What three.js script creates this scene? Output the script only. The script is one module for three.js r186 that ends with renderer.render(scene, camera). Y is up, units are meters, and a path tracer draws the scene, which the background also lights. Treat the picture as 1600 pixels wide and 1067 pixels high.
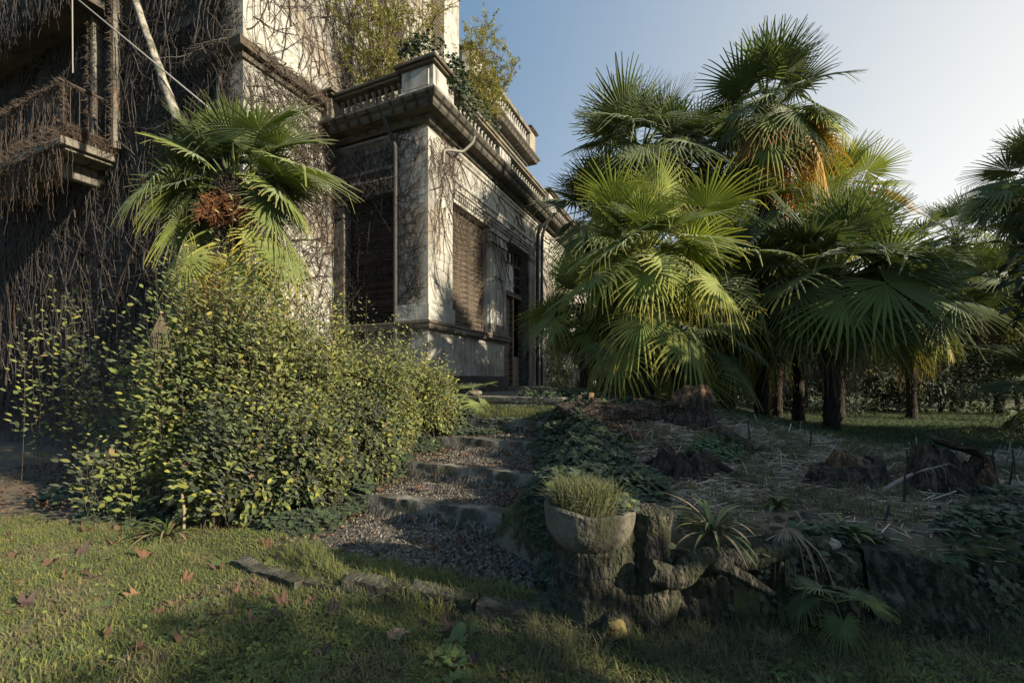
import * as THREE from 'three';
import { mergeGeometries, toCreasedNormals } from 'three/addons/utils/BufferGeometryUtils.js';
import { ImprovedNoise } from 'three/addons/math/ImprovedNoise.js';
import { RoundedBoxGeometry } from 'three/addons/geometries/RoundedBoxGeometry.js';

// ---------------------------------------------------------------- camera, sky, sun, exposure
const scene = new THREE.Scene();
const camera = new THREE.PerspectiveCamera(2 * Math.atan(533.5 / 690) * 180 / Math.PI, 1.5, 0.05, 600);
camera.position.set(0, 1.6, 0);
camera.setViewOffset(1600, 1067, 0, -60.5, 1600, 1067);      // shift lens: verticals stay vertical
camera.updateProjectionMatrix();
scene.add(camera);

const D2R = Math.PI / 180;
const SUN_AZ = 112 * D2R, SUN_EL = 23 * D2R;                   // azimuth clockwise from the view direction
const SUN = new THREE.Vector3(Math.sin(SUN_AZ) * Math.cos(SUN_EL), Math.sin(SUN_EL), -Math.cos(SUN_AZ) * Math.cos(SUN_EL));
const renderer = new THREE.WebGLRenderer();
renderer.toneMapping = THREE.LinearToneMapping;
renderer.toneMappingExposure = 1.75;
renderer.shadowMap.enabled = true;
{
  const W = 1024, Hh = 512, data = new Float32Array(W * Hh * 4);
  const glowDir = new THREE.Vector3(Math.sin(82 * D2R), 0.1, -Math.cos(82 * D2R)).normalize();
  for (let j = 0; j < Hh; j++) for (let i = 0; i < W; i++) {
    const ph = ((i + 0.5) / W - 0.5) * 2 * Math.PI, th = ((j + 0.5) / Hh - 0.5) * Math.PI;
    const x = Math.cos(ph) * Math.cos(th), y = Math.sin(th), z = Math.sin(ph) * Math.cos(th);
    const e = Math.max(0, y), hz = Math.pow(1 - e, 2.6);
    const c = x * glowDir.x + y * glowDir.y + z * glowDir.z;
    const g = Math.pow(Math.max(0, 0.5 + 0.5 * c), 4);
    let r = 0.038 + 0.22 * hz + 0.60 * g, gg = 0.118 + 0.23 * hz + 0.49 * g, b = 0.235 + 0.22 * hz + 0.33 * g;
    if (y < 0) { const k = Math.max(0, 1 + y * 6); r = 0.03 + (r - 0.03) * k; gg = 0.03 + (gg - 0.03) * k; b = 0.03 + (b - 0.03) * k; }
    const o = (j * W + i) * 4; data[o] = r * 1.06; data[o + 1] = gg * 1.06; data[o + 2] = b * 1.03; data[o + 3] = 1;
  }
  const sky = new THREE.DataTexture(data, W, Hh, THREE.RGBAFormat, THREE.FloatType);
  sky.mapping = THREE.EquirectangularReflectionMapping; sky.magFilter = THREE.LinearFilter; sky.minFilter = THREE.LinearFilter; sky.needsUpdate = true;
  scene.background = sky; scene.environment = sky;
}
const sun = new THREE.DirectionalLight(new THREE.Color(1.0, 0.87, 0.66), 4.8);
sun.position.copy(SUN).multiplyScalar(60); sun.target.position.set(0, 1, -8);
sun.castShadow = true; sun.shadow.mapSize.set(4096, 4096); sun.shadow.radius = 1.3;
Object.assign(sun.shadow.camera, { left: -30, right: 30, top: 30, bottom: -30, near: 1, far: 140 });
scene.add(sun, sun.target);

// ---------------------------------------------------------------- small tools
function mulberry(a) { return () => { a |= 0; a = a + 0x6D2B79F5 | 0; let t = Math.imul(a ^ a >>> 15, 1 | a); t = t + Math.imul(t ^ t >>> 7, 61 | t) ^ t; return ((t ^ t >>> 14) >>> 0) / 4294967296; }; }
let R = mulberry(7);
const rr = (a, b) => a + (b - a) * R();
const pick = (l) => l[Math.floor(R() * l.length)];
const noi = new ImprovedNoise();
const nz = (x, y = 0, z = 0) => noi.noise(x + 31.7, y + 11.3, z + 5.1);
const fbm = (x, y = 0, z = 0, n = 4) => { let s = 0, a = 0.5, f = 1; for (let i = 0; i < n; i++) { s += a * nz(x * f, y * f, z * f); a *= 0.5; f *= 2.03; } return s; };
const ss = (a, b, x) => { const t = Math.min(1, Math.max(0, (x - a) / (b - a))); return t * t * (3 - 2 * t); };
const lerp = (a, b, t) => a + (b - a) * t;
const V3 = (x, y, z) => new THREE.Vector3(x, y, z);
const used = {};
function numbered(n) { const k = used[n] = (used[n] ?? -1) + 1; return k ? `${n}_${String(k).padStart(3, '0')}` : n; }
function tag(o, label, category, group, kind) { if (label) o.userData.label = label; if (category) o.userData.category = category; if (group) o.userData.group = group; if (kind) o.userData.kind = kind; return o; }
function thing(name, label, category, pos = [0, 0, 0], turn = 0, group) { const o = new THREE.Group(); o.name = numbered(name); o.position.set(...pos); o.rotation.y = turn; scene.add(o); return tag(o, label, category, group); }
function part(name, geo, mat, parent) { const m = new THREE.Mesh(geo, mat); m.name = name; parent.add(m); return m; }
function solo(name, geo, mat, label, category, group, pos) { const m = new THREE.Mesh(geo, mat); m.name = numbered(name); if (pos) m.position.set(...pos); scene.add(m); return tag(m, label, category, group); }
function struct(name, geo, mat) { const m = new THREE.Mesh(geo, mat); m.name = name; m.userData.kind = 'structure'; scene.add(m); return m; }
// a point of the place seen at pixel (px, py) of the photograph, depth metres in front of the camera
const atX = (px, d) => (px - 800) / 690 * d;
const atY = (py, d) => 1.6 - (py - 594) / 690 * d;

// the axes of the villa (and of the garden steps): local x runs away along the sunlit front, local z points out of it
const TH = Math.atan2(0.914, 0.405), CA = Math.cos(TH), SA = Math.sin(TH);
const CX = -1.683, CZ = -8.8;
const toWorld = (x, z) => [CX + x * CA + z * SA, CZ - x * SA + z * CA];
const toLocal = (X, Z) => { const a = X - CX, b = Z - CZ; return [a * CA - b * SA, a * SA + b * CA]; };

class TB {   // collects tubes, strips and triangles into one geometry
  constructor() { this.p = []; this.i = []; this.c = []; this.hasC = false; }
  vert(x, y, z, c) { this.p.push(x, y, z); if (c) { this.hasC = true; this.c.push(c[0], c[1], c[2]); } else this.c.push(1, 1, 1); return this.p.length / 3 - 1; }
  tri(a, b, c) { this.i.push(a, b, c); }
  tube(pts, r0, r1, sides = 4, col, rough = 0) {
    const n = pts.length; let prev = null, first = null;
    const t = V3(), u = V3(), w = V3();
    for (let k = 0; k < n; k++) {
      const a = pts[Math.max(0, k - 1)], b = pts[Math.min(n - 1, k + 1)];
      t.set(b[0] - a[0], b[1] - a[1], b[2] - a[2]).normalize();
      if (Math.abs(t.y) < 0.9) u.set(0, 1, 0); else u.set(1, 0, 0);
      w.crossVectors(t, u).normalize(); u.crossVectors(w, t).normalize();
      const r = lerp(r0, r1, k / (n - 1)), ring = [];
      for (let s = 0; s < sides; s++) {
        const an = s / sides * Math.PI * 2, q = rough ? r * (1 + rough * nz(pts[k][0] * 9 + s * 3.1, pts[k][1] * 5, pts[k][2] * 9)) : r, cx = Math.cos(an) * q, cy = Math.sin(an) * q;
        ring.push(this.vert(pts[k][0] + w.x * cx + u.x * cy, pts[k][1] + w.y * cx + u.y * cy, pts[k][2] + w.z * cx + u.z * cy, col));
      }
      if (prev) for (let s = 0; s < sides; s++) { const s2 = (s + 1) % sides; this.i.push(prev[s], ring[s], prev[s2], prev[s2], ring[s], ring[s2]); }
      else first = ring;
      prev = ring;
    }
    if (sides > 4) { for (let s = 1; s < sides - 1; s++) { this.tri(first[0], first[s], first[s + 1]); this.tri(prev[0], prev[s + 1], prev[s]); } }
  }
  geo(flat) {
    let g = new THREE.BufferGeometry();
    g.setAttribute('position', new THREE.Float32BufferAttribute(this.p, 3));
    if (this.hasC) g.setAttribute('color', new THREE.Float32BufferAttribute(this.c, 3));
    g.setIndex(this.i);
    if (flat) g = g.toNonIndexed();
    g.computeVertexNormals();
    return g;
  }
}
function planarUV(g, s = 1, ox = 0, oy = 0) {   // uv in metres by the dominant axis of each face
  if (g.index) g = g.toNonIndexed();
  const p = g.attributes.position, uv = new Float32Array(p.count * 2), a = V3(), b = V3(), c = V3();
  for (let i = 0; i < p.count; i += 3) {
    a.fromBufferAttribute(p, i); b.fromBufferAttribute(p, i + 1); c.fromBufferAttribute(p, i + 2);
    const n = b.clone().sub(a).cross(c.clone().sub(a)), x = Math.abs(n.x), y = Math.abs(n.y), z = Math.abs(n.z);
    for (let k = 0; k < 3; k++) {
      const X = p.getX(i + k), Y = p.getY(i + k), Z = p.getZ(i + k);
      const q = y > x && y > z ? [X, Z] : x > z ? [Z + 0.37, Y] : [X, Y];
      uv[(i + k) * 2] = q[0] * s + ox; uv[(i + k) * 2 + 1] = q[1] * s + oy;
    }
  }
  g.setAttribute('uv', new THREE.BufferAttribute(uv, 2));
  return g;
}
function box(x0, x1, y0, y1, z0, z1, r = 0) {
  const w = x1 - x0, h = y1 - y0, d = z1 - z0;
  const g = r ? new RoundedBoxGeometry(w, h, d, 1, Math.min(r, w / 2.1, h / 2.1, d / 2.1)) : new THREE.BoxGeometry(w, h, d);
  g.translate((x0 + x1) / 2, (y0 + y1) / 2, (z0 + z1) / 2);
  return planarUV(g);
}
function join(list) { return mergeGeometries(list.map((g) => { if (g.index) g = g.toNonIndexed(); for (const k of Object.keys(g.attributes)) if (!['position', 'normal', 'uv'].includes(k)) g.deleteAttribute(k); if (!g.attributes.uv) g = planarUV(g); return g; })); }
function sweep(profile, path) {   // profile [[out, y]...] (closed), path [[x, z, ox, oz]...]
  const pos = [], n = profile.length, P = (k, j) => { const q = path[k], o = profile[j]; return [q[0] + o[0] * q[2], o[1], q[1] + o[0] * q[3]]; };
  for (let k = 0; k < path.length - 1; k++) for (let j = 0; j < n; j++) {
    const j2 = (j + 1) % n; pos.push(...P(k, j), ...P(k + 1, j), ...P(k + 1, j2), ...P(k, j), ...P(k + 1, j2), ...P(k, j2));
  }
  const tris = THREE.ShapeUtils.triangulateShape(profile.map((q) => new THREE.Vector2(q[0], q[1])), []);
  for (const e of [0, path.length - 1]) for (const t of tris) for (const j of (e ? t : [...t].reverse())) pos.push(...P(e, j));
  const g = new THREE.BufferGeometry(); g.setAttribute('position', new THREE.Float32BufferAttribute(pos, 3)); g.computeVertexNormals();
  return planarUV(g);
}
function rough(g, amp, freq, seed = 0, crease = 0.7) {   // pushes vertices about with noise
  const p = g.attributes.position;
  for (let i = 0; i < p.count; i++) {
    const x = p.getX(i), y = p.getY(i), z = p.getZ(i);
    p.setXYZ(i, x + amp * fbm(x * freq + seed, y * freq, z * freq), y + amp * fbm(x * freq, y * freq + 40 + seed, z * freq), z + amp * fbm(x * freq, y * freq, z * freq + 80 + seed));
  }
  return planarUV(toCreasedNormals(g, crease));
}
function roughBox(w, h, d, amp, seed, cell = 0.05) {
  const s = (a) => Math.max(1, Math.min(60, Math.round(a / cell)));
  return rough(rough(new THREE.BoxGeometry(w, h, d, s(w), s(h), s(d)), amp, 2.6, seed), amp * 0.45, 10, seed + 3, 0.9);
}

// ---------------------------------------------------------------- textures
function tileNoise(per, seed) {   // periodic value noise
  const r = mulberry(seed), t = Float32Array.from({ length: per * per }, () => r());
  return (u, v) => {
    let x = u * per, y = v * per; const xi = Math.floor(x), yi = Math.floor(y); x -= xi; y -= yi;
    const sx = x * x * (3 - 2 * x), sy = y * y * (3 - 2 * y), m = (a) => ((a % per) + per) % per;
    const a = t[m(yi) * per + m(xi)], b = t[m(yi) * per + m(xi + 1)], c = t[m(yi + 1) * per + m(xi)], d = t[m(yi + 1) * per + m(xi + 1)];
    return lerp(lerp(a, b, sx), lerp(c, d, sx), sy);
  };
}
function tileFbm(per, seed, oct = 5, ax = 1, ay = 1) {
  const l = []; for (let o = 0; o < oct; o++) l.push(tileNoise(per << o, seed + o * 17));
  return (u, v) => { let s = 0, a = 0.5, q = 0; for (const f of l) { s += a * f(u * ax, v * ay); q += a; a *= 0.55; } return s / q; };
}
const enc = (x) => Math.round(255 * Math.min(1, Math.max(0, x <= 0.0031308 ? 12.92 * x : 1.055 * Math.pow(x, 1 / 2.4) - 0.055)));
function tex(n, fn, metres, srgb = true) {
  const d = new Uint8Array(n * n * 4);
  for (let j = 0; j < n; j++) for (let i = 0; i < n; i++) {
    const c = fn((i + 0.5) / n, (j + 0.5) / n), o = (j * n + i) * 4;
    if (srgb) { d[o] = enc(c[0]); d[o + 1] = enc(c[1]); d[o + 2] = enc(c[2]); } else d[o] = d[o + 1] = d[o + 2] = Math.round(255 * Math.min(1, Math.max(0, c)));
    d[o + 3] = 255;
  }
  const t = new THREE.DataTexture(d, n, n); t.wrapS = t.wrapT = THREE.RepeatWrapping; t.magFilter = THREE.LinearFilter; t.minFilter = THREE.LinearFilter;
  if (srgb) t.colorSpace = THREE.SRGBColorSpace;
  t.repeat.set(1 / metres, 1 / metres); t.needsUpdate = true; return t;
}
const mixc = (a, b, t) => [lerp(a[0], b[0], t), lerp(a[1], b[1], t), lerp(a[2], b[2], t)];
const mulc = (a, k) => [a[0] * k, a[1] * k, a[2] * k];
const fA = tileFbm(4, 11, 6), fB = tileFbm(6, 23, 5), fC = tileFbm(3, 37, 6), fD = tileFbm(24, 51, 3), fS = tileFbm(5, 61, 5, 8, 1), fR = tileFbm(7, 83, 5, 3, 1), fG = tileFbm(5, 71, 5, 1, 6);
function stucco(base, dark, grime) {   // old lime render: blotches, grey runs of water, bare patches, fine cracks
  return (u, v) => {
    const a = fA(u, v), b = fB(u, v), s = fS(u, v), c = fC(v, u);
    let k = mixc(base, mulc(base, 0.68), ss(0.42, 0.68, a));
    k = mixc(k, dark, grime * ss(0.5, 0.72, s * 0.6 + a * 0.4));
    k = mixc(k, [0.30, 0.22, 0.15], 0.45 * ss(0.63, 0.7, c));
    k = mixc(k, dark, 0.5 * ss(0.014, 0.004, Math.abs(b - 0.5)) * ss(0.4, 0.6, c));
    return mulc(k, 0.86 + 0.28 * fD(u, v));
  };
}
const T = {
  wall: tex(1024, stucco([0.465, 0.45, 0.398], [0.12, 0.116, 0.108], 0.62), 3.7),
  wallBump: tex(512, (u, v) => 0.5 * fA(u, v) + 0.35 * fD(u, v) + 0.3 * ss(0.6, 0.7, fC(v, u)), 3.7, false),
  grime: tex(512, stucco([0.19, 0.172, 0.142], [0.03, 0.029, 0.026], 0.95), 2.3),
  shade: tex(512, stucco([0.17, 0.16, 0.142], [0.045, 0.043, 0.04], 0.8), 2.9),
  wood: tex(512, (u, v) => mixc([0.185, 0.14, 0.10], [0.065, 0.05, 0.038], ss(0.35, 0.7, fG(u, v))), 1.1),
  rock: tex(512, (u, v) => { const a = fA(u, v), b = fR(u, v); let k = mixc([0.115, 0.108, 0.092], [0.022, 0.021, 0.017], ss(0.36, 0.6, b)); k = mixc(k, [0.27, 0.255, 0.215], 0.75 * ss(0.55, 0.72, a) * ss(0.3, 0.6, fD(u, v))); return mixc(k, [0.04, 0.055, 0.018], 0.6 * ss(0.42, 0.62, fC(u, v))); }, 0.5),
  rockBump: tex(512, (u, v) => 0.6 * fR(u, v) + 0.5 * fD(u, v), 0.5, false),
  stone: tex(512, (u, v) => { const a = fA(u, v); let k = mixc([0.22, 0.205, 0.17], [0.07, 0.065, 0.053], ss(0.4, 0.66, a)); k = mixc(k, [0.05, 0.06, 0.02], 0.6 * ss(0.55, 0.7, fC(u, v))); return mulc(k, 0.7 + 0.6 * fD(u, v)); }, 0.8),
  speck: tex(512, (u, v) => { const a = fA(u, v), d = fD(u, v), k = 0.55 + 0.9 * d * (0.5 + a); return [k, k, k]; }, 0.7),
  grav: tex(512, (u, v) => { const d = fD(u, v), a = fA(u, v); return mixc([0.04, 0.035, 0.028], [0.235, 0.21, 0.17], ss(0.42, 0.75, d * 0.75 + a * 0.25)); }, 0.42),
  bark: tex(512, (u, v) => mixc([0.028, 0.021, 0.015], [0.13, 0.098, 0.07], ss(0.4, 0.68, 0.7 * fR(u, v) + 0.3 * fD(u, v))), 0.6),
};
const std = (o) => new THREE.MeshStandardMaterial({ roughness: 0.95, metalness: 0, ...o });
const M = {
  wall: std({ map: T.wall, bumpMap: T.wallBump, bumpScale: 0.02 }),
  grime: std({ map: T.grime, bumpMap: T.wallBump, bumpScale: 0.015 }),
  shade: std({ map: T.shade, bumpMap: T.wallBump, bumpScale: 0.025 }),  // wall render in a darker colour, standing in for shade on side faces
  plinth: std({ map: T.shade, color: 0xb8bcc4, bumpMap: T.wallBump, bumpScale: 0.02 }),
  wood: std({ map: T.wood, roughness: 0.85 }),
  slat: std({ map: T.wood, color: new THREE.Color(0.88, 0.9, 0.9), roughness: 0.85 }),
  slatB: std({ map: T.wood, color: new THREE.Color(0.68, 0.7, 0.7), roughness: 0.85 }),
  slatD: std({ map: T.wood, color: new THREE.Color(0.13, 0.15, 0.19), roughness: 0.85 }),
  board: std({ color: new THREE.Color(0.6, 0.61, 0.62), roughness: 0.7 }),
  zinc: std({ color: new THREE.Color(0.04, 0.04, 0.039), roughness: 0.7 }),
  zincPale: std({ color: new THREE.Color(0.2, 0.185, 0.16), roughness: 0.55 }),
  iron: std({ color: new THREE.Color(0.06, 0.045, 0.035), roughness: 0.8 }),
  glass: new THREE.MeshPhysicalMaterial({ color: 0x9aa4a6, roughness: 0.12, transmission: 1, thickness: 0 }),
  rock: std({ map: T.rock, color: new THREE.Color(0.66, 0.62, 0.5), bumpMap: T.rockBump, bumpScale: 0.05 }),
  stone: std({ map: T.stone, bumpMap: T.rockBump, bumpScale: 0.008 }),
  stonePale: std({ map: T.stone, color: new THREE.Color(1.7, 1.65, 1.55) , bumpMap: T.rockBump, bumpScale: 0.006 }),
  grav: std({ map: T.grav, bumpMap: T.speck, bumpScale: 0.02 }),
  ground: std({ map: T.speck, vertexColors: true, bumpMap: T.speck, bumpScale: 0.02 }),
  bark: std({ map: T.bark, bumpMap: T.rockBump, bumpScale: 0.02 }),
  barkV: std({ color: new THREE.Color(0.075, 0.058, 0.042) }),
  vine: std({ color: new THREE.Color(0.055, 0.042, 0.034) }),
  vinePale: std({ color: new THREE.Color(0.11, 0.08, 0.06) }),
  vineGrey: std({ color: new THREE.Color(0.075, 0.067, 0.06) }),
  twig: std({ color: new THREE.Color(0.09, 0.07, 0.045) }),
  fibre: std({ color: new THREE.Color(0.05, 0.036, 0.025) }),
  straw: std({ vertexColors: false, color: new THREE.Color(0.30, 0.235, 0.15) }),
  pole: std({ map: T.stone, color: new THREE.Color(1.7, 1.65, 1.6) }),
  cable: std({ color: new THREE.Color(0.30, 0.29, 0.27) }),
};
const leafMat = (r, g, b, t = 0.3, coat = 0.35) => new THREE.MeshPhysicalMaterial({ color: new THREE.Color(r, g, b), roughness: 1, transmission: t, thickness: 0, clearcoat: coat, clearcoatRoughness: 0.42, vertexColors: true, side: THREE.DoubleSide });
M.palmDeep = leafMat(0.07, 0.105, 0.024, 0.3, 0.3);
M.palmMid = leafMat(0.15, 0.2, 0.03, 0.38, 0.22);
M.palmLime = leafMat(0.26, 0.31, 0.04, 0.42, 0.2);
M.palmGold = leafMat(0.34, 0.23, 0.045, 0.35, 0.15);
M.palmRust = leafMat(0.26, 0.135, 0.05, 0.3, 0.05);
M.palmDry = leafMat(0.20, 0.155, 0.10, 0.2, 0.0);
M.palmPale = leafMat(0.27, 0.235, 0.18, 0.2, 0.0);
const leafInst = (t = 0.3, coat = 0.25) => new THREE.MeshPhysicalMaterial({ color: 0xffffff, roughness: 1, transmission: t, thickness: 0, clearcoat: coat, clearcoatRoughness: 0.4, side: THREE.DoubleSide });
M.leaf = leafInst(0.4, 0.25); M.ivy = leafInst(0.2, 0.4); M.grass = leafInst(0.35, 0.1); M.dryLeaf = leafInst(0.15, 0.0); M.matte = std({ color: 0xffffff });

// ---------------------------------------------------------------- the ground
// steps lie across local x: [x of the riser, height in front, height behind]
const STEPS = [[-3.44, 0.09, 0.28], [-2.61, 0.33, 0.50], [-1.66, 0.56, 0.72], [-1.06, 0.80, 0.95]];
function pathH(x) {
  const pts = [[-4.75, 0.0], [-4.4, 0.06], [-3.44, 0.09], [-3.43, 0.28], [-2.61, 0.33], [-2.60, 0.50], [-1.66, 0.56], [-1.65, 0.72], [-1.06, 0.80], [-1.05, 0.95], [-0.29, 1.1], [-0.28, 1.24], [30, 1.24]];
  if (x <= pts[0][0]) return 0;
  for (let k = 1; k < pts.length; k++) if (x <= pts[k][0]) return lerp(pts[k - 1][1], pts[k][1], (x - pts[k - 1][0]) / (pts[k][0] - pts[k - 1][0]));
  return 1.24;
}
const wide = (x) => ss(-3.6, -4.3, x);       // the path widens at its foot
function H(X, Z) {
  const d = -Z, [x, z] = toLocal(X, Z);
  let bed = 0.55 + 0.62 * ss(-2.9, -0.2, x) * ss(8.1, 3.9, z) + 0.06 * fbm(X * 0.7, 3, Z * 0.7);
  bed = lerp(bed, 0.40 + 0.1 * ss(9, 5, z), ss(8, 13, d) * ss(4, 7.5, z));
  bed *= ss(2.84, 2.99, d + 0.03 * nz(X * 3, 1, 0));
  const onPath = pathH(x), left = lerp(0, 0.15, ss(-1, 2, x));
  let h;
  const z0 = 3.2 + 0.85 * wide(x);
  if (z >= z0) h = lerp(onPath, bed, ss(z0, z0 + 0.5, z));
  else if (z >= 1.5) h = onPath;
  else h = lerp(left, onPath, ss(-0.6, 1.5, z));
  if (x > -0.28 && z > -0.2 && z < 3) h = lerp(h, 1.22, ss(-0.28, -0.2, x));
  const soft = 1 - (z > 1.5 && z < 3.2 && x > -4.4 && x < 0 ? 0.8 : 0);
  h += soft * (0.035 * nz(X * 1.1, 0, Z * 1.1) + 0.014 * nz(X * 4, 2, Z * 4));
  if (z > 1.55 && z < 3.15 + 0.8 * wide(x) && x > -4.3 && x < 10) h -= 0.05;
  return h;
}
{
  const xs = [], zs = [];
  for (let k = -150; k <= 150; k++) xs.push(Math.sinh(k / 150 * 4.6) * 150 / Math.sinh(4.6) * 1.0 + 0);
  const xs2 = []; for (let X = -9; X <= 9; X += 0.085) xs2.push(X);
  const X = [...xs.filter((q) => q < -9.05), ...xs2, ...xs.filter((q) => q > 9.05)];
  for (let k = 30; k > 0; k--) zs.push(1 + Math.sinh(k / 30 * 4) * 60 / Math.sinh(4));
  for (let Z = 1; Z > -14; Z -= 0.085) zs.push(Z);
  for (let k = 1; k <= 60; k++) zs.push(-14 - Math.sinh(k / 60 * 5) * 280 / Math.sinh(5));
  const pos = [], col = [], uv = [], idx = [], nx = X.length;
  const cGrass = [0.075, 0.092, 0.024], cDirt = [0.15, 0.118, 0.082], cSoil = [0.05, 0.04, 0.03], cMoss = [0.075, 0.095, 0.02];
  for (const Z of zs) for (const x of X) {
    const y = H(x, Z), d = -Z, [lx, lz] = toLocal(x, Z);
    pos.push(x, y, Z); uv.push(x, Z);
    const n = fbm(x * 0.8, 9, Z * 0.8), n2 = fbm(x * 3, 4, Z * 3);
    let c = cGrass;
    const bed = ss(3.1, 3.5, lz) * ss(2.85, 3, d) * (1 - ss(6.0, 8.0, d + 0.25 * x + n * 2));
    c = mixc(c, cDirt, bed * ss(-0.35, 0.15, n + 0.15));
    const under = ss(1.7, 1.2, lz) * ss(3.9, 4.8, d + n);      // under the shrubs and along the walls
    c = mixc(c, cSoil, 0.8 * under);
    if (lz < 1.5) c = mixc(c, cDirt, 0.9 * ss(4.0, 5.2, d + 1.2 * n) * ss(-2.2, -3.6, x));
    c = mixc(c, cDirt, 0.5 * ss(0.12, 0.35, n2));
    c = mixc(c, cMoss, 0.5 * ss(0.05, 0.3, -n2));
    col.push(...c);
  }
  for (let j = 0; j < zs.length - 1; j++) for (let i = 0; i < nx - 1; i++) { const a = j * nx + i, b = a + 1, c = a + nx, e = c + 1; idx.push(a, b, c, b, e, c); }
  const g = new THREE.BufferGeometry();
  g.setAttribute('position', new THREE.Float32BufferAttribute(pos, 3)); g.setAttribute('color', new THREE.Float32BufferAttribute(col, 3)); g.setAttribute('uv', new THREE.Float32BufferAttribute(uv, 2)); g.setIndex(idx); g.computeVertexNormals();
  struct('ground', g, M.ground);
  // the gravel treads between the steps
  const tb = [], cuts = [-4.35, -3.44, -2.61, -1.66, -1.06, -0.29];
  for (let k = 0; k < cuts.length - 1; k++) {
    const pg = new THREE.PlaneGeometry(1, 1, 14, 24), p = pg.attributes.position, q = new Float32Array(p.count * 2);
    for (let i = 0; i < p.count; i++) {
      const x = lerp(cuts[k] + (k ? 0.1 : 0), cuts[k + 1], p.getX(i) + 0.5), e = p.getY(i) * 2, z = 2.35 + 0.35 * wide(x) + e * (0.9 + 0.45 * wide(x) + 0.08 * nz(x * 3, e)), [X2, Z2] = toWorld(x, z);
      p.setXYZ(i, X2, pathH(x + 0.006) + 0.02 * nz(X2 * 5, 0, Z2 * 5) + 0.006 * nz(X2 * 22, 0, Z2 * 22) - 0.05 * ss(0.8, 1, Math.abs(e)), Z2); q[i * 2] = X2; q[i * 2 + 1] = Z2;
    }
    pg.setAttribute('uv', new THREE.BufferAttribute(q, 2)); pg.computeVertexNormals(); tb.push(pg);
  }
  struct('gravel_path', mergeGeometries(tb), M.grav);
}
// risers of the garden steps: each a long rough block of concrete
{
  const lab = ['lowest concrete step edge, across the gravel path beside the bowl planter', 'second concrete step edge up the gravel path, half hidden by ivy', 'third concrete step edge up the garden path', 'fourth step edge, narrow and overgrown, below the grassy landing'];
  STEPS.forEach(([x, , top], k) => {
    const g = roughBox(0.15, 0.28, 2.05, 0.035, k * 7 + 1, 0.035);
    const m = solo('stone_step', g, M.stone, lab[k], 'step', 'steps of the garden path');
    const [X, Z] = toWorld(x + 0.06, 2.25); m.position.set(X, top - 0.118, Z); m.rotation.y = TH;
  });
  // kerb at the foot of the path: a row of old stones
  const kerb = [[375, 866, 412, 884, 'small kerb stone at the sunlit left end of the kerb'], [400, 880, 472, 901, 'long mossy kerb stone lying in the sunlit grass'], [540, 900, 640, 915, 'dark kerb stone beside the broad green leaf, at the foot of the path'], [476, 893, 536, 903, 'sunken kerb stone between the sunlit stone and the dark stones of the kerb'], [640, 915, 745, 934, 'middle dark kerb stone at the foot of the gravel path'], [745, 936, 850, 950, 'last kerb stone, sunk in grass beside the planter pedestal']];
  kerb.forEach(([x0, y0, x1, y1, l], k) => {
    const d0 = 690 * 1.5 / (y0 - 594), d1 = 690 * 1.5 / (y1 - 594), a = [atX(x0, d0), -d0], b = [atX(x1, d1), -d1];
    const L = Math.hypot(b[0] - a[0], b[1] - a[1]) - 0.015;
    const m = solo('kerb_stone', roughBox(L, 0.2, [0.1, 0.1, 0.14, 0.12, 0.14, 0.14][k], 0.05, k * 5 + 60, 0.022), M.kerb ??= std({ map: T.stone, color: new THREE.Color(0.55, 0.55, 0.47), bumpMap: T.rockBump, bumpScale: 0.02 }), l, 'kerb stone', 'kerb stones at the foot of the path');
    m.position.set((a[0] + b[0]) / 2, [-0.03, -0.02, 0.005, -0.045, 0.005, 0.0][k], (a[1] + b[1]) / 2); m.rotation.y = -Math.atan2(b[1] - a[1], b[0] - a[0]);
  });
  const t = thing('villa_terrace', 'low mossy stone terrace along the sunlit front of the villa', 'terrace', [CX, 0, CZ], TH);
  part('slab', box(-0.29, 14, 1.2, 1.31, 0.03, 2.9, 0.02), M.stone, t);
  part('riser', rough(new THREE.BoxGeometry(0.22, 0.42, 2.8, 2, 4, 24).translate(-0.155, 0.99, 1.47), 0.03, 2, 5), M.stone, t);
  part('door_step', rough(new THREE.BoxGeometry(1.9, 0.12, 0.45, 12, 2, 4).translate(4.55, 1.372, 0.25), 0.02, 3, 9), M.stone, t);
}

// ---------------------------------------------------------------- the villa
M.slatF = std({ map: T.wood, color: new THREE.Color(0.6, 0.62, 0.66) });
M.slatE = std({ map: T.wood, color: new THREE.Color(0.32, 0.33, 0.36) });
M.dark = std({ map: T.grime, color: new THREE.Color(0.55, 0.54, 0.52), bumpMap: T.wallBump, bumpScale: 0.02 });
M.gloom = std({ map: T.shade, color: new THREE.Color(0.5, 0.48, 0.46), bumpMap: T.wallBump, bumpScale: 0.03 });  // darkened further: shade and dark creeper of the tall side put into colour
const villa = thing('villa', 'abandoned two storey villa with balustrades, shutters and dead creeper on its walls', 'villa', [CX, 0, CZ], TH);
const vp = (n, g, m, p = villa) => part(n, g, m, p);
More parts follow.
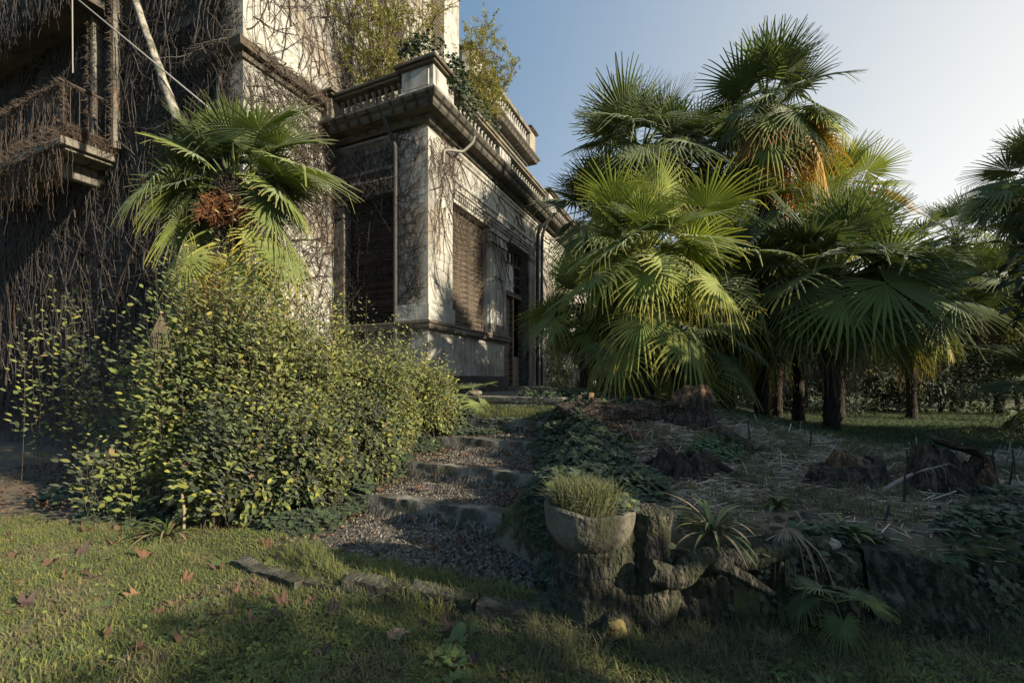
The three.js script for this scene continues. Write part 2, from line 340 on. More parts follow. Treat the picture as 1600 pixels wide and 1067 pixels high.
// walls of the low wing, with openings for the shutters and the door
vp('wall', join([
  box(0, 3.63, 0.4, 2.62, -0.4, 0), box(0, 0.9, 2.62, 5.46, -0.4, 0), box(2.63, 3.63, 2.62, 5.46, -0.4, 0), box(0, 5.5, 5.46, 6.76, -0.4, 0),
  box(5.5, 8.2, 0.4, 6.76, -0.4, 0), box(8.2, 9.9, 0.4, 2.62, -0.4, 0), box(8.2, 9.9, 5.2, 6.76, -0.4, 0), box(9.9, 15, 0.4, 6.76, -0.4, 0)]), M.wall);
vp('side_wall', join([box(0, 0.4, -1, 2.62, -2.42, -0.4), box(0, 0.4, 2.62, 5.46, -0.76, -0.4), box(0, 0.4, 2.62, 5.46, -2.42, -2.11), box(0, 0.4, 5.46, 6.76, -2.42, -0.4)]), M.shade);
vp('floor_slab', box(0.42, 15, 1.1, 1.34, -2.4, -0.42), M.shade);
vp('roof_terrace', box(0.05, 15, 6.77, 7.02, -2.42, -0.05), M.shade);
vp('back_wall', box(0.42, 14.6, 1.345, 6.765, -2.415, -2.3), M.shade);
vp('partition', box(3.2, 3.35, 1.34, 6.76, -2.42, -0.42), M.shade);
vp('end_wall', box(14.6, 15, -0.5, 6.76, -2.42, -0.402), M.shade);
vp('plinth', rough(new THREE.BoxGeometry(3.75, 0.46, 0.09, 30, 5, 1).translate(1.82, 1.47, 0.046), 0.02, 2.2, 3), M.plinth);
// corner pilaster and the pilaster between shutter and door
vp('corner_pilaster', join([box(-0.06, 0.85, 3.12, 6.6, -0.68, 0.06, 0.012)]), M.wall);
vp('pilaster_base', box(-0.1, 0.9, 2.79, 3.118, -0.72, 0.1, 0.015), M.wall);
vp('pilaster', box(2.66, 3.6, 3.05, 5.12, -0.3, 0.07, 0.012), M.wall);
vp('pilaster_base', box(2.63, 3.63, 2.79, 3.046, -0.3, 0.1, 0.015), M.grime);
vp('capital', join([box(2.62, 3.64, 5.122, 5.2, -0.3, 0.11, 0.015), box(2.65, 3.61, 5.203, 5.36, -0.3, 0.085, 0.01), box(2.6, 3.66, 5.363, 5.455, -0.3, 0.13, 0.015)]), M.wall);
vp('pilaster', box(5.25, 5.68, 1.32, 5.3, -0.3, 0.08, 0.012), M.grime);
vp('capital', join([box(5.22, 5.71, 5.303, 5.36, -0.3, 0.11, 0.012), box(5.2, 5.73, 5.363, 5.455, -0.3, 0.13, 0.012)]), M.grime);
vp('side_pilaster', box(-0.07, 0.3, 0.6, 5.12, -2.42, -2.13, 0.012), M.shade);
vp('capital', join([box(-0.11, 0.3, 5.122, 5.2, -2.42, -2.1, 0.012), box(-0.13, 0.3, 5.363, 5.455, -2.42, -2.08, 0.012), box(-0.09, 0.3, 5.203, 5.36, -2.42, -2.12, 0.012)]), M.shade);
// sill band round the corner
vp('sill_band', sweep([[-0.02, 2.622], [0.10, 2.622], [0.13, 2.66], [0.13, 2.72], [0.16, 2.74], [0.16, 2.775], [-0.02, 2.785]], [[0, -2.42, -1, 0], [0, 0, -1, 1], [3.78, 0, 0, 1]]), M.grime);
// lintels with dentils
function dentils(x0, x1, front) {
  const l = [box(x0, x1, 5.47, 5.55, 0.003, 0.07, 0.01), box(x0, x1, 5.643, 5.71, 0.003, 0.12, 0.012), box(x0, x1, 5.713, 5.75, 0.003, 0.15, 0.01)];
  for (let x = x0 + 0.02; x < x1 - 0.05; x += 0.092) l.push(box(x, x + 0.055, 5.553, 5.64, 0.003, 0.095));
  const g = join(l);
  if (!front) { g.rotateY(-Math.PI / 2); }
  return g;
}
vp('dentil_band', dentils(0.88, 5.62, true), M.wall);
vp('dentil_band', dentils(-2.4, -0.7, false), M.shade);
vp('dentil_band', dentils(7.9, 10.2, true), M.wall);
// mouldings of the frieze
vp('frieze_moulding', join([sweep([[0, 5.98], [0.03, 5.98], [0.045, 6.02], [0.03, 6.06], [0, 6.06]], [[0.86, 0, 0, 1], [15, 0, 0, 1]]), sweep([[0, 6.5], [0.04, 6.52], [0.05, 6.56], [0.09, 6.6], [0.09, 6.65], [0, 6.65]], [[0.86, 0, 0, 1], [15, 0, 0, 1]])]), M.wall);
vp('frieze_moulding', join([sweep([[0, 5.98], [0.03, 5.98], [0.045, 6.02], [0.03, 6.06], [0, 6.06]], [[0, -2.42, -1, 0], [0, -0.7, -1, 0]]), sweep([[0, 6.5], [0.05, 6.56], [0.09, 6.6], [0.09, 6.65], [0, 6.65]], [[0, -2.42, -1, 0], [0, -0.7, -1, 0]])]), M.shade);
// cornice
const CORN = [[-0.3, 6.765], [0.1, 6.7], [0.14, 6.74], [0.16, 6.8], [0.36, 6.815], [0.40, 6.86], [0.41, 6.92], [0.46, 6.945], [0.5, 7.0], [0.5, 7.045], [-0.3, 7.06]];
vp('cornice', sweep(CORN, [[0, -2.42, -1, 0], [0, 0, -1, 1], [6.3, 0, 0, 1]]), M.dark);
vp('cornice', sweep(CORN.map(([o, y]) => [o + 0.12, y - 0.003]), [[6.303, 0, 0, 1], [15, 0, 0, 1]]), M.dark);
// balustrade of the wing
const balProfile = [[0.075, 0], [0.075, 0.05], [0.05, 0.06], [0.045, 0.085], [0.075, 0.15], [0.07, 0.22], [0.038, 0.36], [0.034, 0.42], [0.06, 0.45], [0.05, 0.47], [0.075, 0.48], [0.075, 0.53]].map((q) => new THREE.Vector2(q[0] * 0.9, q[1]));
const balGeo = new THREE.LatheGeometry(balProfile, 10); balGeo.computeVertexNormals();
{ const u = balGeo.attributes.uv; for (let i = 0; i < u.count; i++) u.setXY(i, u.getX(i) * 0.45, u.getY(i) * 0.5); }
function baluster(x, y, z, m, s = 1) { const b = vp('baluster', balGeo, m); b.position.set(x, y, z); b.scale.set(s, s, s); b.rotation.y = x * 7.3 + z * 3; }
const railZ = 0.22, railX = -0.22;
vp('bottom_rail', join([box(0.42, 6.1, 7.06, 7.12, railZ - 0.12, railZ + 0.13, 0.012), box(6.9, 15, 7.06, 7.12, railZ - 0.02, railZ + 0.23, 0.012)]), M.wall);
vp('bottom_rail', box(railX - 0.13, railX + 0.12, 7.06, 7.12, -2.12, -0.42, 0.012), M.grime);
for (let x = 0.56; x < 2.6; x += 0.165) baluster(x, 7.122, railZ, M.wall, 0.72);
for (let x = 3.5; x < 6.02; x += 0.165) baluster(x, 7.122, railZ, M.wall, 0.72);
for (let x = 7.0; x < 11.2; x += 0.165) baluster(x, 7.122, railZ + 0.1, M.wall, 0.72);
for (let z = -0.52; z > -2.08; z -= 0.165) baluster(railX, 7.122, z, M.grime, 0.72);
vp('balustrade_pier', join([box(2.68, 3.36, 7.122, 7.502, railZ - 0.11, railZ + 0.1, 0.012), box(2.76, 3.28, 7.18, 7.45, railZ + 0.07, railZ + 0.125, 0.012)]), M.wall);
vp('coping', join([box(0.43, 6.08, 7.505, 7.56, railZ - 0.15, railZ + 0.15, 0.015), box(0.42, 6.09, 7.563, 7.63, railZ - 0.19, railZ + 0.19, 0.02), box(6.92, 15, 7.505, 7.56, railZ - 0.05, railZ + 0.25, 0.015), box(6.91, 15, 7.563, 7.63, railZ - 0.09, railZ + 0.29, 0.02)]), M.grime);
vp('coping', join([box(railX - 0.15, railX + 0.15, 7.505, 7.56, -2.1, -0.43, 0.015), box(railX - 0.19, railX + 0.19, 7.563, 7.63, -2.11, -0.42, 0.02)]), M.dark);
function pier(x0, x1, z0, z1, y0, y1, m) {
  vp('balustrade_pier', join([box(x0, x1, y0, y1, z0, z1, 0.012), box(x0 - 0.05, x1 + 0.05, y0 - 0.002, y0 + 0.09, z0 - 0.05, z1 + 0.05, 0.012), box(x0 + 0.09, x1 - 0.09, y0 + 0.13, y1 - 0.08, z0 + 0.1, z1 + 0.022, 0.01), box(x0 - 0.022, x0 + 0.1, y0 + 0.13, y1 - 0.08, z0 + 0.1, z1 - 0.1, 0.01)]), m);
  vp('pier_cap', join([box(x0 - 0.07, x1 + 0.07, y1 + 0.002, y1 + 0.045, z0 - 0.07, z1 + 0.07, 0.012), box(x0 - 0.12, x1 + 0.12, y1 + 0.048, y1 + 0.12, z0 - 0.12, z1 + 0.12, 0.02)]), M.dark);
}
pier(-0.36, 0.38, -0.36, 0.38, 7.064, 7.58, M.wall);
pier(6.15, 6.88, -0.2, 0.42, 7.064, 7.66, M.wall);
pier(-0.4, -0.04, -2.4, -2.14, 7.064, 7.58, M.grime);
// tall block behind
const tx = -2.146, tz = -2.42;
vp('tower_wall', join([box(tx, 5.1, 5.6, 17, tz - 0.5, tz - 0.002), box(tx, 0.0, -1, 5.6, tz - 0.5, tz - 0.002), box(4.6, 5.1, 6.5, 17, -12, tz - 0.5)]), M.wall);
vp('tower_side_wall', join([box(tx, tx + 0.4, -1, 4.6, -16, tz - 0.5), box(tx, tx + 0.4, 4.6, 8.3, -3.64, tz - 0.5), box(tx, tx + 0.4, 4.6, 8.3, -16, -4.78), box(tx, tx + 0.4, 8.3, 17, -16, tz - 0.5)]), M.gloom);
vp('tower_roof', box(tx - 0.5, 5.6, 17, 17.4, -16, tz + 0.5), M.grime);
vp('tower_core', box(tx + 0.9, 4.5, -1, 16.9, -15.6, tz - 0.6), M.shade);
vp('string_course', sweep([[0, 7.28], [0.05, 7.3], [0.06, 7.38], [0.16, 7.42], [0.18, 7.5], [0.2, 7.54], [0, 7.6]], [[tx, -3.6, -1, 0], [tx, tz, -1, 1], [0.0, tz, 0, 1]]), M.dark);
vp('corner_pilaster', box(4.25, 5.14, 8.1, 17, tz - 0.4, tz + 0.09, 0.015), M.wall);
vp('corner_pilaster', box(3.2, 3.6, 11.6, 17, tz - 0.1, tz + 0.06, 0.015), M.wall);
vp('upper_shutter', join(Array.from({ length: 40 }, (_, k) => box(3.62, 4.23, 11.6 + k * 0.11, 11.68 + k * 0.11, tz - 0.05, tz + 0.02))), M.slatB);
for (let k = 0; k < 2; k++) vp('open_shutter_strip', box(tx - 0.19, tx - 0.002, 6.45, 15 - k * 4.6, -6.3 - k * 0.8, -6.2 - k * 0.8, 0.01), M.grime);  // upright fins, taken as open louvre shutters seen edge on
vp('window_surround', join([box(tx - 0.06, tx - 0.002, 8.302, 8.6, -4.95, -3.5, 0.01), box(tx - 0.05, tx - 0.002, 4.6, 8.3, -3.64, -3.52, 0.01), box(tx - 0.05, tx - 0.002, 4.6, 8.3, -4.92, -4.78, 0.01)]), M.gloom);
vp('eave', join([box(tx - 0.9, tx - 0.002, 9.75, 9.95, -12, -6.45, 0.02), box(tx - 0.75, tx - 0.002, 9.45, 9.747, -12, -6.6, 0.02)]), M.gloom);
// two storey block beyond it, with its own cornice and balustrade
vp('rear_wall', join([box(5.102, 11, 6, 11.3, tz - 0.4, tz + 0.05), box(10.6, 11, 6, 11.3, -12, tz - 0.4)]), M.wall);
vp('rear_roof', box(5.102, 11, 11.3, 11.5, -12, tz), M.grime);
vp('cornice', sweep([[0, 11.2], [0.08, 11.22], [0.12, 11.34], [0.4, 11.38], [0.45, 11.5], [0.52, 11.56], [0.52, 11.62], [0, 11.64]], [[5.102, tz + 0.05, 0, 1], [11, tz + 0.05, 1, 1], [11, -9, 1, 0]]), M.dark);
vp('string_course', sweep([[0, 9.2], [0.08, 9.22], [0.12, 9.34], [0.2, 9.38], [0.2, 9.46], [0, 9.5]], [[5.102, tz + 0.05, 0, 1], [11, tz + 0.05, 0, 1]]), M.wall);
vp('bottom_rail', box(5.3, 10.6, 11.645, 11.76, tz + 0.17, tz + 0.43, 0.012), M.wall);
for (let x = 6.3; x < 10.3; x += 0.21) baluster(x, 11.763, tz + 0.3, M.wall, 1.12);
vp('coping', box(5.3, 10.6, 12.36, 12.54, tz + 0.12, tz + 0.48, 0.02), M.grime);
pier(10.55, 11.2, tz - 0.1, tz + 0.45, 11.64, 12.55, M.wall);
pier(5.3, 6.1, tz + 0.0, tz + 0.45, 11.64, 12.5, M.wall);
// shutters: each slat a piece of its own
function shutter(x0, x1, y0, y1, n, front, mats, z) {
  const fr = join([box(x0, x0 + 0.05, y0, y1, z - 0.06, z + 0.0, 0.008), box(x1 - 0.05, x1, y0, y1, z - 0.06, z + 0.0, 0.008), box(x0 + 0.052, x1 - 0.052, y1 - 0.1, y1, z - 0.06, z - 0.004, 0.008)]);
  const s = vp('shutter', fr, mats[0]);
  const step = (y1 - 0.1 - y0) / n, gs = [0, 1, 2].map((k) => { const g = new THREE.BoxGeometry(x1 - x0 - 0.108, step * 0.86, 0.014, 10, 1, 1); const p = g.attributes.position; for (let i = 0; i < p.count; i++) p.setXYZ(i, p.getX(i), p.getY(i) + 0.006 * nz(p.getX(i) * 2.2 + k * 9), p.getZ(i) + 0.01 * nz(p.getX(i) * 1.6 + k * 5, 3)); return planarUV(g, 1, k * 0.37, k * 0.21); });
  for (let k = 0; k < n; k++) {
    const q = part('slat', gs[k % 3], pick(mats), s); q.position.set((x0 + x1) / 2, y0 + step * (k + 0.5), z - 0.03 + rr(-0.004, 0.004)); q.rotation.x = -0.38 + rr(-0.1, 0.1); q.rotation.z = rr(-0.004, 0.004) + (R() < 0.06 ? rr(-0.03, 0.03) : 0);
  }
  s.add(Object.assign(new THREE.Mesh(box(x0 + 0.06, x1 - 0.06, y0, y1 - 0.1, z - 0.1, z - 0.075), M.slatD), { name: 'backing_board' }));
  if (!front) s.rotation.y = -Math.PI / 2;
  return s;
}
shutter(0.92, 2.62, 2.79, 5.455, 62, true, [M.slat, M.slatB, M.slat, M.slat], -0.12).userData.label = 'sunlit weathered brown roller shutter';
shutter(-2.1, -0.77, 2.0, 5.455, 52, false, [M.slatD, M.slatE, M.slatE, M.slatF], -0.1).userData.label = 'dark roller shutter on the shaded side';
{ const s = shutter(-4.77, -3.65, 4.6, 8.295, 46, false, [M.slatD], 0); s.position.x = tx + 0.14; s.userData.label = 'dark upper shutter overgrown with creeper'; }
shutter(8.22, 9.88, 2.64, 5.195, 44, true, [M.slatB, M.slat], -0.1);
vp('window_jamb', box(-0.03, 0.0, 2.8, 5.45, -0.79, -0.7, 0.008), M.zincPale);
// door bay
{
  const f = vp('door_frame', join([box(3.65, 3.72, 1.32, 5.455, -0.26, -0.14, 0.008), box(5.16, 5.24, 1.32, 5.455, -0.26, -0.14, 0.008), box(3.722, 5.158, 4.02, 4.17, -0.27, -0.1, 0.01), box(3.722, 5.158, 4.95, 5.02, -0.25, -0.13, 0.008), box(4.56, 4.62, 4.172, 4.948, -0.24, -0.14, 0.006), box(4.47, 4.54, 1.32, 4.018, -0.25, -0.13, 0.006), box(3.722, 5.158, 5.38, 5.455, -0.25, -0.13, 0.008)]), M.wood);
  for (let k = 0; k < 5; k++) { const x = 3.76 + k * 0.29; part('pane', box(x, x + 0.235, 5.03, 5.37, -0.2, -0.194), M.glass, f); part('glazing_bar', box(x + 0.238, x + 0.272, 5.022, 5.378, -0.22, -0.16, 0.005), M.wood, f); }
  for (let k = 0; k < 3; k++) part('pane', box(4.64, 5.15, 4.19 + k * 0.255, 4.41 + k * 0.255, -0.2, -0.194), M.glass, f);
  part('glazing_bar', join([box(4.622, 5.158, 4.412, 4.442, -0.22, -0.16), box(4.622, 5.158, 4.667, 4.697, -0.22, -0.16)]), M.wood, f);
  const w = vp('blank_panel', box(3.725, 4.555, 4.175, 4.945, -0.17, -0.135, 0.006), M.board); w.userData.label = 'white board nailed over the fanlight';
  const d = vp('door', join([box(3.74, 4.46, 1.36, 4.0, -0.25, -0.2, 0.008), box(3.82, 4.38, 2.35, 3.85, -0.204, -0.185, 0.01), box(3.82, 4.38, 1.5, 2.1, -0.204, -0.185, 0.01)]), M.wood);
  part('handle', box(4.39, 4.43, 2.3, 2.46, -0.198, -0.15, 0.008), M.iron, d);
  vp('side_light', join([box(4.545, 4.63, 2.1, 4.0, -0.2, -0.15, 0.006), box(4.66, 5.14, 1.36, 2.3, -0.24, -0.2, 0.006)]), M.zincPale);
}
// downpipes and gutter spouts
function pipe(pts, r, m, name = 'downpipe') { const c = new THREE.CatmullRomCurve3(pts.map((p) => V3(...p)), false, 'catmullrom', 0.2); return vp(name, planarUV(new THREE.TubeGeometry(c, 40, r, 8)), m); }
pipe([[-0.42, 6.82, -0.75], [-0.36, 6.72, -0.75], [-0.16, 6.45, -0.72], [-0.11, 6.3, -0.71], [-0.11, 4, -0.71], [-0.11, 1, -0.71]], 0.045, M.zinc);
pipe([[1.0, 6.85, 0.52], [0.98, 6.7, 0.46], [0.86, 6.5, 0.3], [0.6, 6.44, 0.14], [0.45, 6.36, 0.1], [0.43, 6.1, 0.1]], 0.032, M.zincPale, 'gutter_spout');
pipe([[6.1, 6.8, 0.5], [6.0, 6.6, 0.3], [5.95, 6.3, 0.12], [5.95, 4, 0.1], [5.95, 1.4, 0.1]], 0.06, M.zinc);
pipe([[6.35, 6.8, 0.3], [6.35, 6.3, 0.12], [6.35, 4, 0.1], [6.35, 1.4, 0.1]], 0.05, M.zinc);
pipe([[7.5, 6.85, 0.64], [7.4, 6.6, 0.5], [7.1, 6.45, 0.2], [6.8, 6.4, 0.08]], 0.032, M.zincPale, 'gutter_spout');
pipe([[tx - 0.08, 7.2, -2.95], [tx - 0.08, 6, -2.96], [tx - 0.08, 3, -2.95]], 0.05, M.zinc);
// balcony on the shaded side
const balc = vp('balcony', join([box(tx - 0.95, tx - 0.002, 6.2, 6.36, -11.5, -6.35, 0.02), box(tx - 0.85, tx - 0.002, 6.14, 6.197, -11.4, -6.45, 0.02)]), M.grime);
{
  const b = new TB(), x = tx - 0.88;
  for (const y of [6.62, 7.45]) { b.tube([[x, y, -6.42], [x, y, -11.4]], 0.028, 0.028, 6); b.tube([[x - 0.1, y, -6.42], [tx, y, -6.42]], 0.028, 0.028, 6); }
  for (let z = -6.42; z > -11.4; z -= 0.62) b.tube([[x, 6.42, z], [x, 7.45, z]], 0.02, 0.02, 5);
  for (let z = -6.5; z > -11.4; z -= 0.155) b.tube([[x, 6.62, z], [x, 7.45, z]], 0.009, 0.009, 4);
  for (let q = 0.1; q < 0.9; q += 0.14) b.tube([[x + q, 6.62, -6.42], [x + q, 7.45, -6.42]], 0.009, 0.009, 4);
  part('railing', b.geo(), M.iron, balc);
  part('bracket', join([box(tx - 0.6, tx - 0.002, 5.8, 6.138, -7.2, -7.0, 0.03), box(tx - 0.6, tx - 0.002, 5.8, 6.138, -9.6, -9.4, 0.03)]), M.grime, balc);
}

// ---------------------------------------------------------------- dead creeper on the walls
function strands(tb, n, o) {   // random walks over a wall; o.at(a, b, lift) gives the point, a along and b up
  for (let k = 0; k < n; k++) {
    let a = rr(o.a0, o.a1), b = o.b0 + (o.b1 - o.b0) * Math.pow(R(), o.bias ?? 1), dir = o.dir + rr(-o.spread, o.spread);
    const L = rr(o.len[0], o.len[1]), st = o.step ?? 0.12, pts = [], lift0 = rr(0.006, o.lift), curl = rr(-o.curl, o.curl);
    let lift = lift0;
    for (let s = 0; s < L; s += st) {
      if (a < o.a0 - 0.05 || a > o.a1 + 0.05 || b < (o.bmin ?? o.b0) || b > (o.bmax ?? o.b1)) break;
      pts.push(o.at(a, b, lift)); dir += curl * st + rr(-o.wig, o.wig); a += Math.cos(dir) * st; b += Math.sin(dir) * st;
      lift = Math.max(0.006, Math.min(o.lift * 1.6, lift + rr(-0.01, 0.01)));
      if (o.twigs && R() < o.twigs) { const q = o.at(a + rr(-0.12, 0.12), b + rr(-0.12, 0.1), lift + rr(0.01, 0.09)); tb.tube([o.at(a, b, lift), q], o.r * 0.6, o.r * 0.25, 3); }
    }
    if (pts.length > 2) {
      const r = o.r * rr(0.6, 1.5) * (R() < 0.08 ? 2 : 1); tb.tube(pts, r, r * 0.35, 3);
      for (let f = 0; f < 2; f++) if (pts.length > 6 && R() < 0.5) {   // a side shoot that leaves the stem
        const i = 1 + Math.floor(R() * (pts.length - 3)), p0 = pts[i], p1 = pts[i + 1], turn = rr(0.4, 1.0) * (R() < 0.5 ? -1 : 1), cs = Math.cos(turn), sn = Math.sin(turn), q = [p0];
        const onX = Math.abs(p1[0] - p0[0]) > Math.abs(p1[2] - p0[2]) ? 0 : 2; let da = p1[onX] - p0[onX], db = p1[1] - p0[1], g = [da * cs - db * sn, da * sn + db * cs], c = [...p0];
        for (let m = 0; m < rr(3, 8); m++) { c = [...c]; c[onX] += g[0]; c[1] += g[1]; const w = rr(-0.25, 0.25); g = [g[0] * Math.cos(w) - g[1] * Math.sin(w), g[0] * Math.sin(w) + g[1] * Math.cos(w)]; if ((onX === 0 && c[0] > (o.a1 ?? 9)) || (onX === 2 && c[2] > (o.a1 ?? 9))) break; q.push(c); }
        if (q.length > 2) tb.tube(q, r * 0.6, r * 0.2, 3);
      }
    }
  }
}
const onFront = (x, y, l) => { const over = x > -0.06 && x < 0.86 && y > 3.1 ? 0.062 : x > 2.62 && x < 3.63 && y > 2.79 && y < 5.46 ? 0.09 : y > 5.46 && y < 5.76 ? 0.12 : 0; return [x, y, over + l]; };
const onSide = (z, y, l) => { const over = z > -0.69 && y > 2.79 ? 0.062 : z < -2.12 && y < 5.46 ? 0.1 : y > 5.46 && y < 5.76 && z < -0.68 ? 0.12 : 0; return [-over - l, y, z]; };
const onTower = (x, y, l) => [x, y, tz + (y > 7.28 && y < 7.6 && x < 0 ? 0.19 : 0) + l];
const onTowerSide = (z, y, l) => [tx - l - (y > 7.28 && y < 7.6 && z > -3.6 ? 0.19 : 0), y, z];
function creeper(name, label, builds) {
  const t = thing(name, label, 'creeper', [CX, 0, CZ], TH);
  for (const [pn, fn, mat] of builds) { const b = new TB(); fn(b); const m = part(pn, b.geo(), mat, t); m.userData.kind = 'stuff'; }
  return t;
}
R = mulberry(101);
creeper('dry_creeper', 'bare dark creeper stems running over the sunlit front of the low wing', [
  ['stem', (b) => { strands(b, 150, { a0: -0.04, a1: 6, b0: 5.0, b1: 6.7, bmin: 2.9, dir: -1.6, spread: 1.1, len: [0.5, 2.6], curl: 0.9, wig: 0.22, lift: 0.03, r: 0.006, at: onFront });
    strands(b, 42, { a0: -0.04, a1: 0.86, b0: 2.9, b1: 6.6, dir: 1.5, spread: 1.5, len: [0.5, 2.4], curl: 1.2, wig: 0.25, lift: 0.02, r: 0.006, at: onFront, twigs: 0.25 });
    strands(b, 12, { a0: 2.64, a1: 3.6, b0: 2.9, b1: 5.4, dir: 1.5, spread: 1.4, len: [0.5, 1.6], curl: 1.2, wig: 0.25, lift: 0.02, r: 0.006, at: onFront });
    strands(b, 10, { a0: 0.95, a1: 2.6, b0: 4.2, b1: 5.4, bmin: 3.2, dir: -1.57, spread: 0.4, len: [0.5, 1.6], curl: 0.3, wig: 0.12, lift: 0.03, r: 0.004, at: onFront });
    strands(b, 46, { a0: 5.6, a1: 8.1, b0: 2.0, b1: 6.7, dir: 1.57, spread: 0.9, len: [0.5, 2.4], curl: 0.9, wig: 0.22, lift: 0.04, r: 0.006, at: onFront }); }, M.vine],
  ['hanging_tangle', (b) => strands(b, 90, { a0: -0.05, a1: 1.3, b0: 5.9, b1: 6.65, bmin: 5.2, dir: -1.3, spread: 1.6, len: [0.3, 1.1], curl: 2, wig: 0.4, lift: 0.07, r: 0.005, step: 0.07, at: onFront, twigs: 0.3 }), M.vinePale],
]);
creeper('dry_creeper', 'tangled grey creeper covering the shaded end wall of the low wing', [
  ['stem', (b) => { strands(b, 380, { a0: -2.42, a1: 0, b0: 2.4, b1: 6.7, dir: 1.2, spread: 1.3, len: [0.5, 2.6], curl: 0.9, wig: 0.22, lift: 0.04, r: 0.006, at: onSide, twigs: 0.1 });
    strands(b, 60, { a0: -2.3, a1: -0.6, b0: 5.5, b1: 6.7, dir: -1.57, spread: 0.9, len: [0.5, 2.2], curl: 0.9, wig: 0.2, lift: 0.06, r: 0.007, at: onSide }); }, M.vine],
  ['pale_stem', (b) => strands(b, 60, { a0: -2.4, a1: 0, b0: 3, b1: 6.8, dir: 1.4, spread: 1.5, len: [0.4, 1.6], curl: 1.2, wig: 0.3, lift: 0.07, r: 0.005, at: onSide, twigs: 0.2 }), M.vineGrey],
]);
creeper('dry_creeper', 'dense net of brown creeper stems over the sunlit upper wall of the tall block', [
  ['stem', (b) => { strands(b, 560, { a0: tx, a1: 3.2, b0: 7.6, b1: 13.5, bmin: 5.2, dir: 2.1, spread: 0.8, len: [0.8, 3.6], curl: 0.5, wig: 0.16, lift: 0.05, r: 0.006, at: onTower, twigs: 0.12 });
    strands(b, 240, { a0: tx, a1: 3, b0: 7.3, b1: 12, bmin: 5, dir: 0.9, spread: 0.7, len: [0.8, 3], curl: 0.5, wig: 0.16, lift: 0.05, r: 0.0075, at: onTower });
    strands(b, 420, { a0: tx, a1: 0, b0: 1.5, b1: 7.2, dir: 1.2, spread: 1.2, len: [0.5, 2.4], curl: 0.8, wig: 0.2, lift: 0.06, r: 0.0075, at: onTower, twigs: 0.1 });
    strands(b, 120, { a0: tx, a1: 0, b0: 5, b1: 7.7, bmin: 3.5, dir: -0.6, spread: 1.3, len: [0.5, 2.2], curl: 0.8, wig: 0.2, lift: 0.07, r: 0.007, at: onTower, twigs: 0.15 }); }, M.vine],
  ['pale_stem', (b) => { strands(b, 110, { a0: tx, a1: 0.1, b0: 7.3, b1: 7.75, bmin: 6.6, dir: -0.3, spread: 2.4, len: [0.3, 1.1], curl: 1.6, wig: 0.3, lift: 0.1, r: 0.006, step: 0.08, at: onTower, twigs: 0.4 });
    strands(b, 60, { a0: -1.9, a1: 0, b0: 5.6, b1: 6.9, bmin: 5, dir: -0.5, spread: 0.7, len: [0.6, 2], curl: 0.6, wig: 0.2, lift: 0.25, r: 0.008, at: onTower, twigs: 0.3 }); }, M.vinePale],
]);
creeper('dry_creeper', 'thick curtain of dead grey creeper hiding the shaded side of the tall block', [
  ['stem', (b) => { strands(b, 2100, { a0: -14, a1: tz, b0: 0.2, b1: 13.5, dir: -1.57, spread: 0.95, len: [0.8, 3.4], curl: 0.7, wig: 0.24, twigs: 0.04, lift: 0.14, r: 0.009, step: 0.16, at: onTowerSide });
    strands(b, 520, { a0: -6.2, a1: tz, b0: 5.5, b1: 13, dir: 0.5, spread: 0.9, len: [0.8, 3], curl: 0.6, wig: 0.18, lift: 0.12, r: 0.008, step: 0.14, at: onTowerSide, twigs: 0.08 }); }, M.vineGrey],
  ['dark_stem', (b) => strands(b, 900, { a0: -14, a1: tz, b0: 0.5, b1: 13, dir: -0.6, spread: 1.6, len: [0.6, 2.4], curl: 0.8, wig: 0.26, lift: 0.09, r: 0.011, step: 0.16, at: onTowerSide }), M.vine],
  ['thick_stem', (b) => strands(b, 60, { a0: -12, a1: tz - 0.2, b0: 0.2, b1: 6, bmax: 13, dir: 1.57, spread: 0.15, len: [3, 9], curl: 0.25, wig: 0.2, lift: 0.12, r: 0.02, step: 0.2, at: onTowerSide }), M.vine],
]);
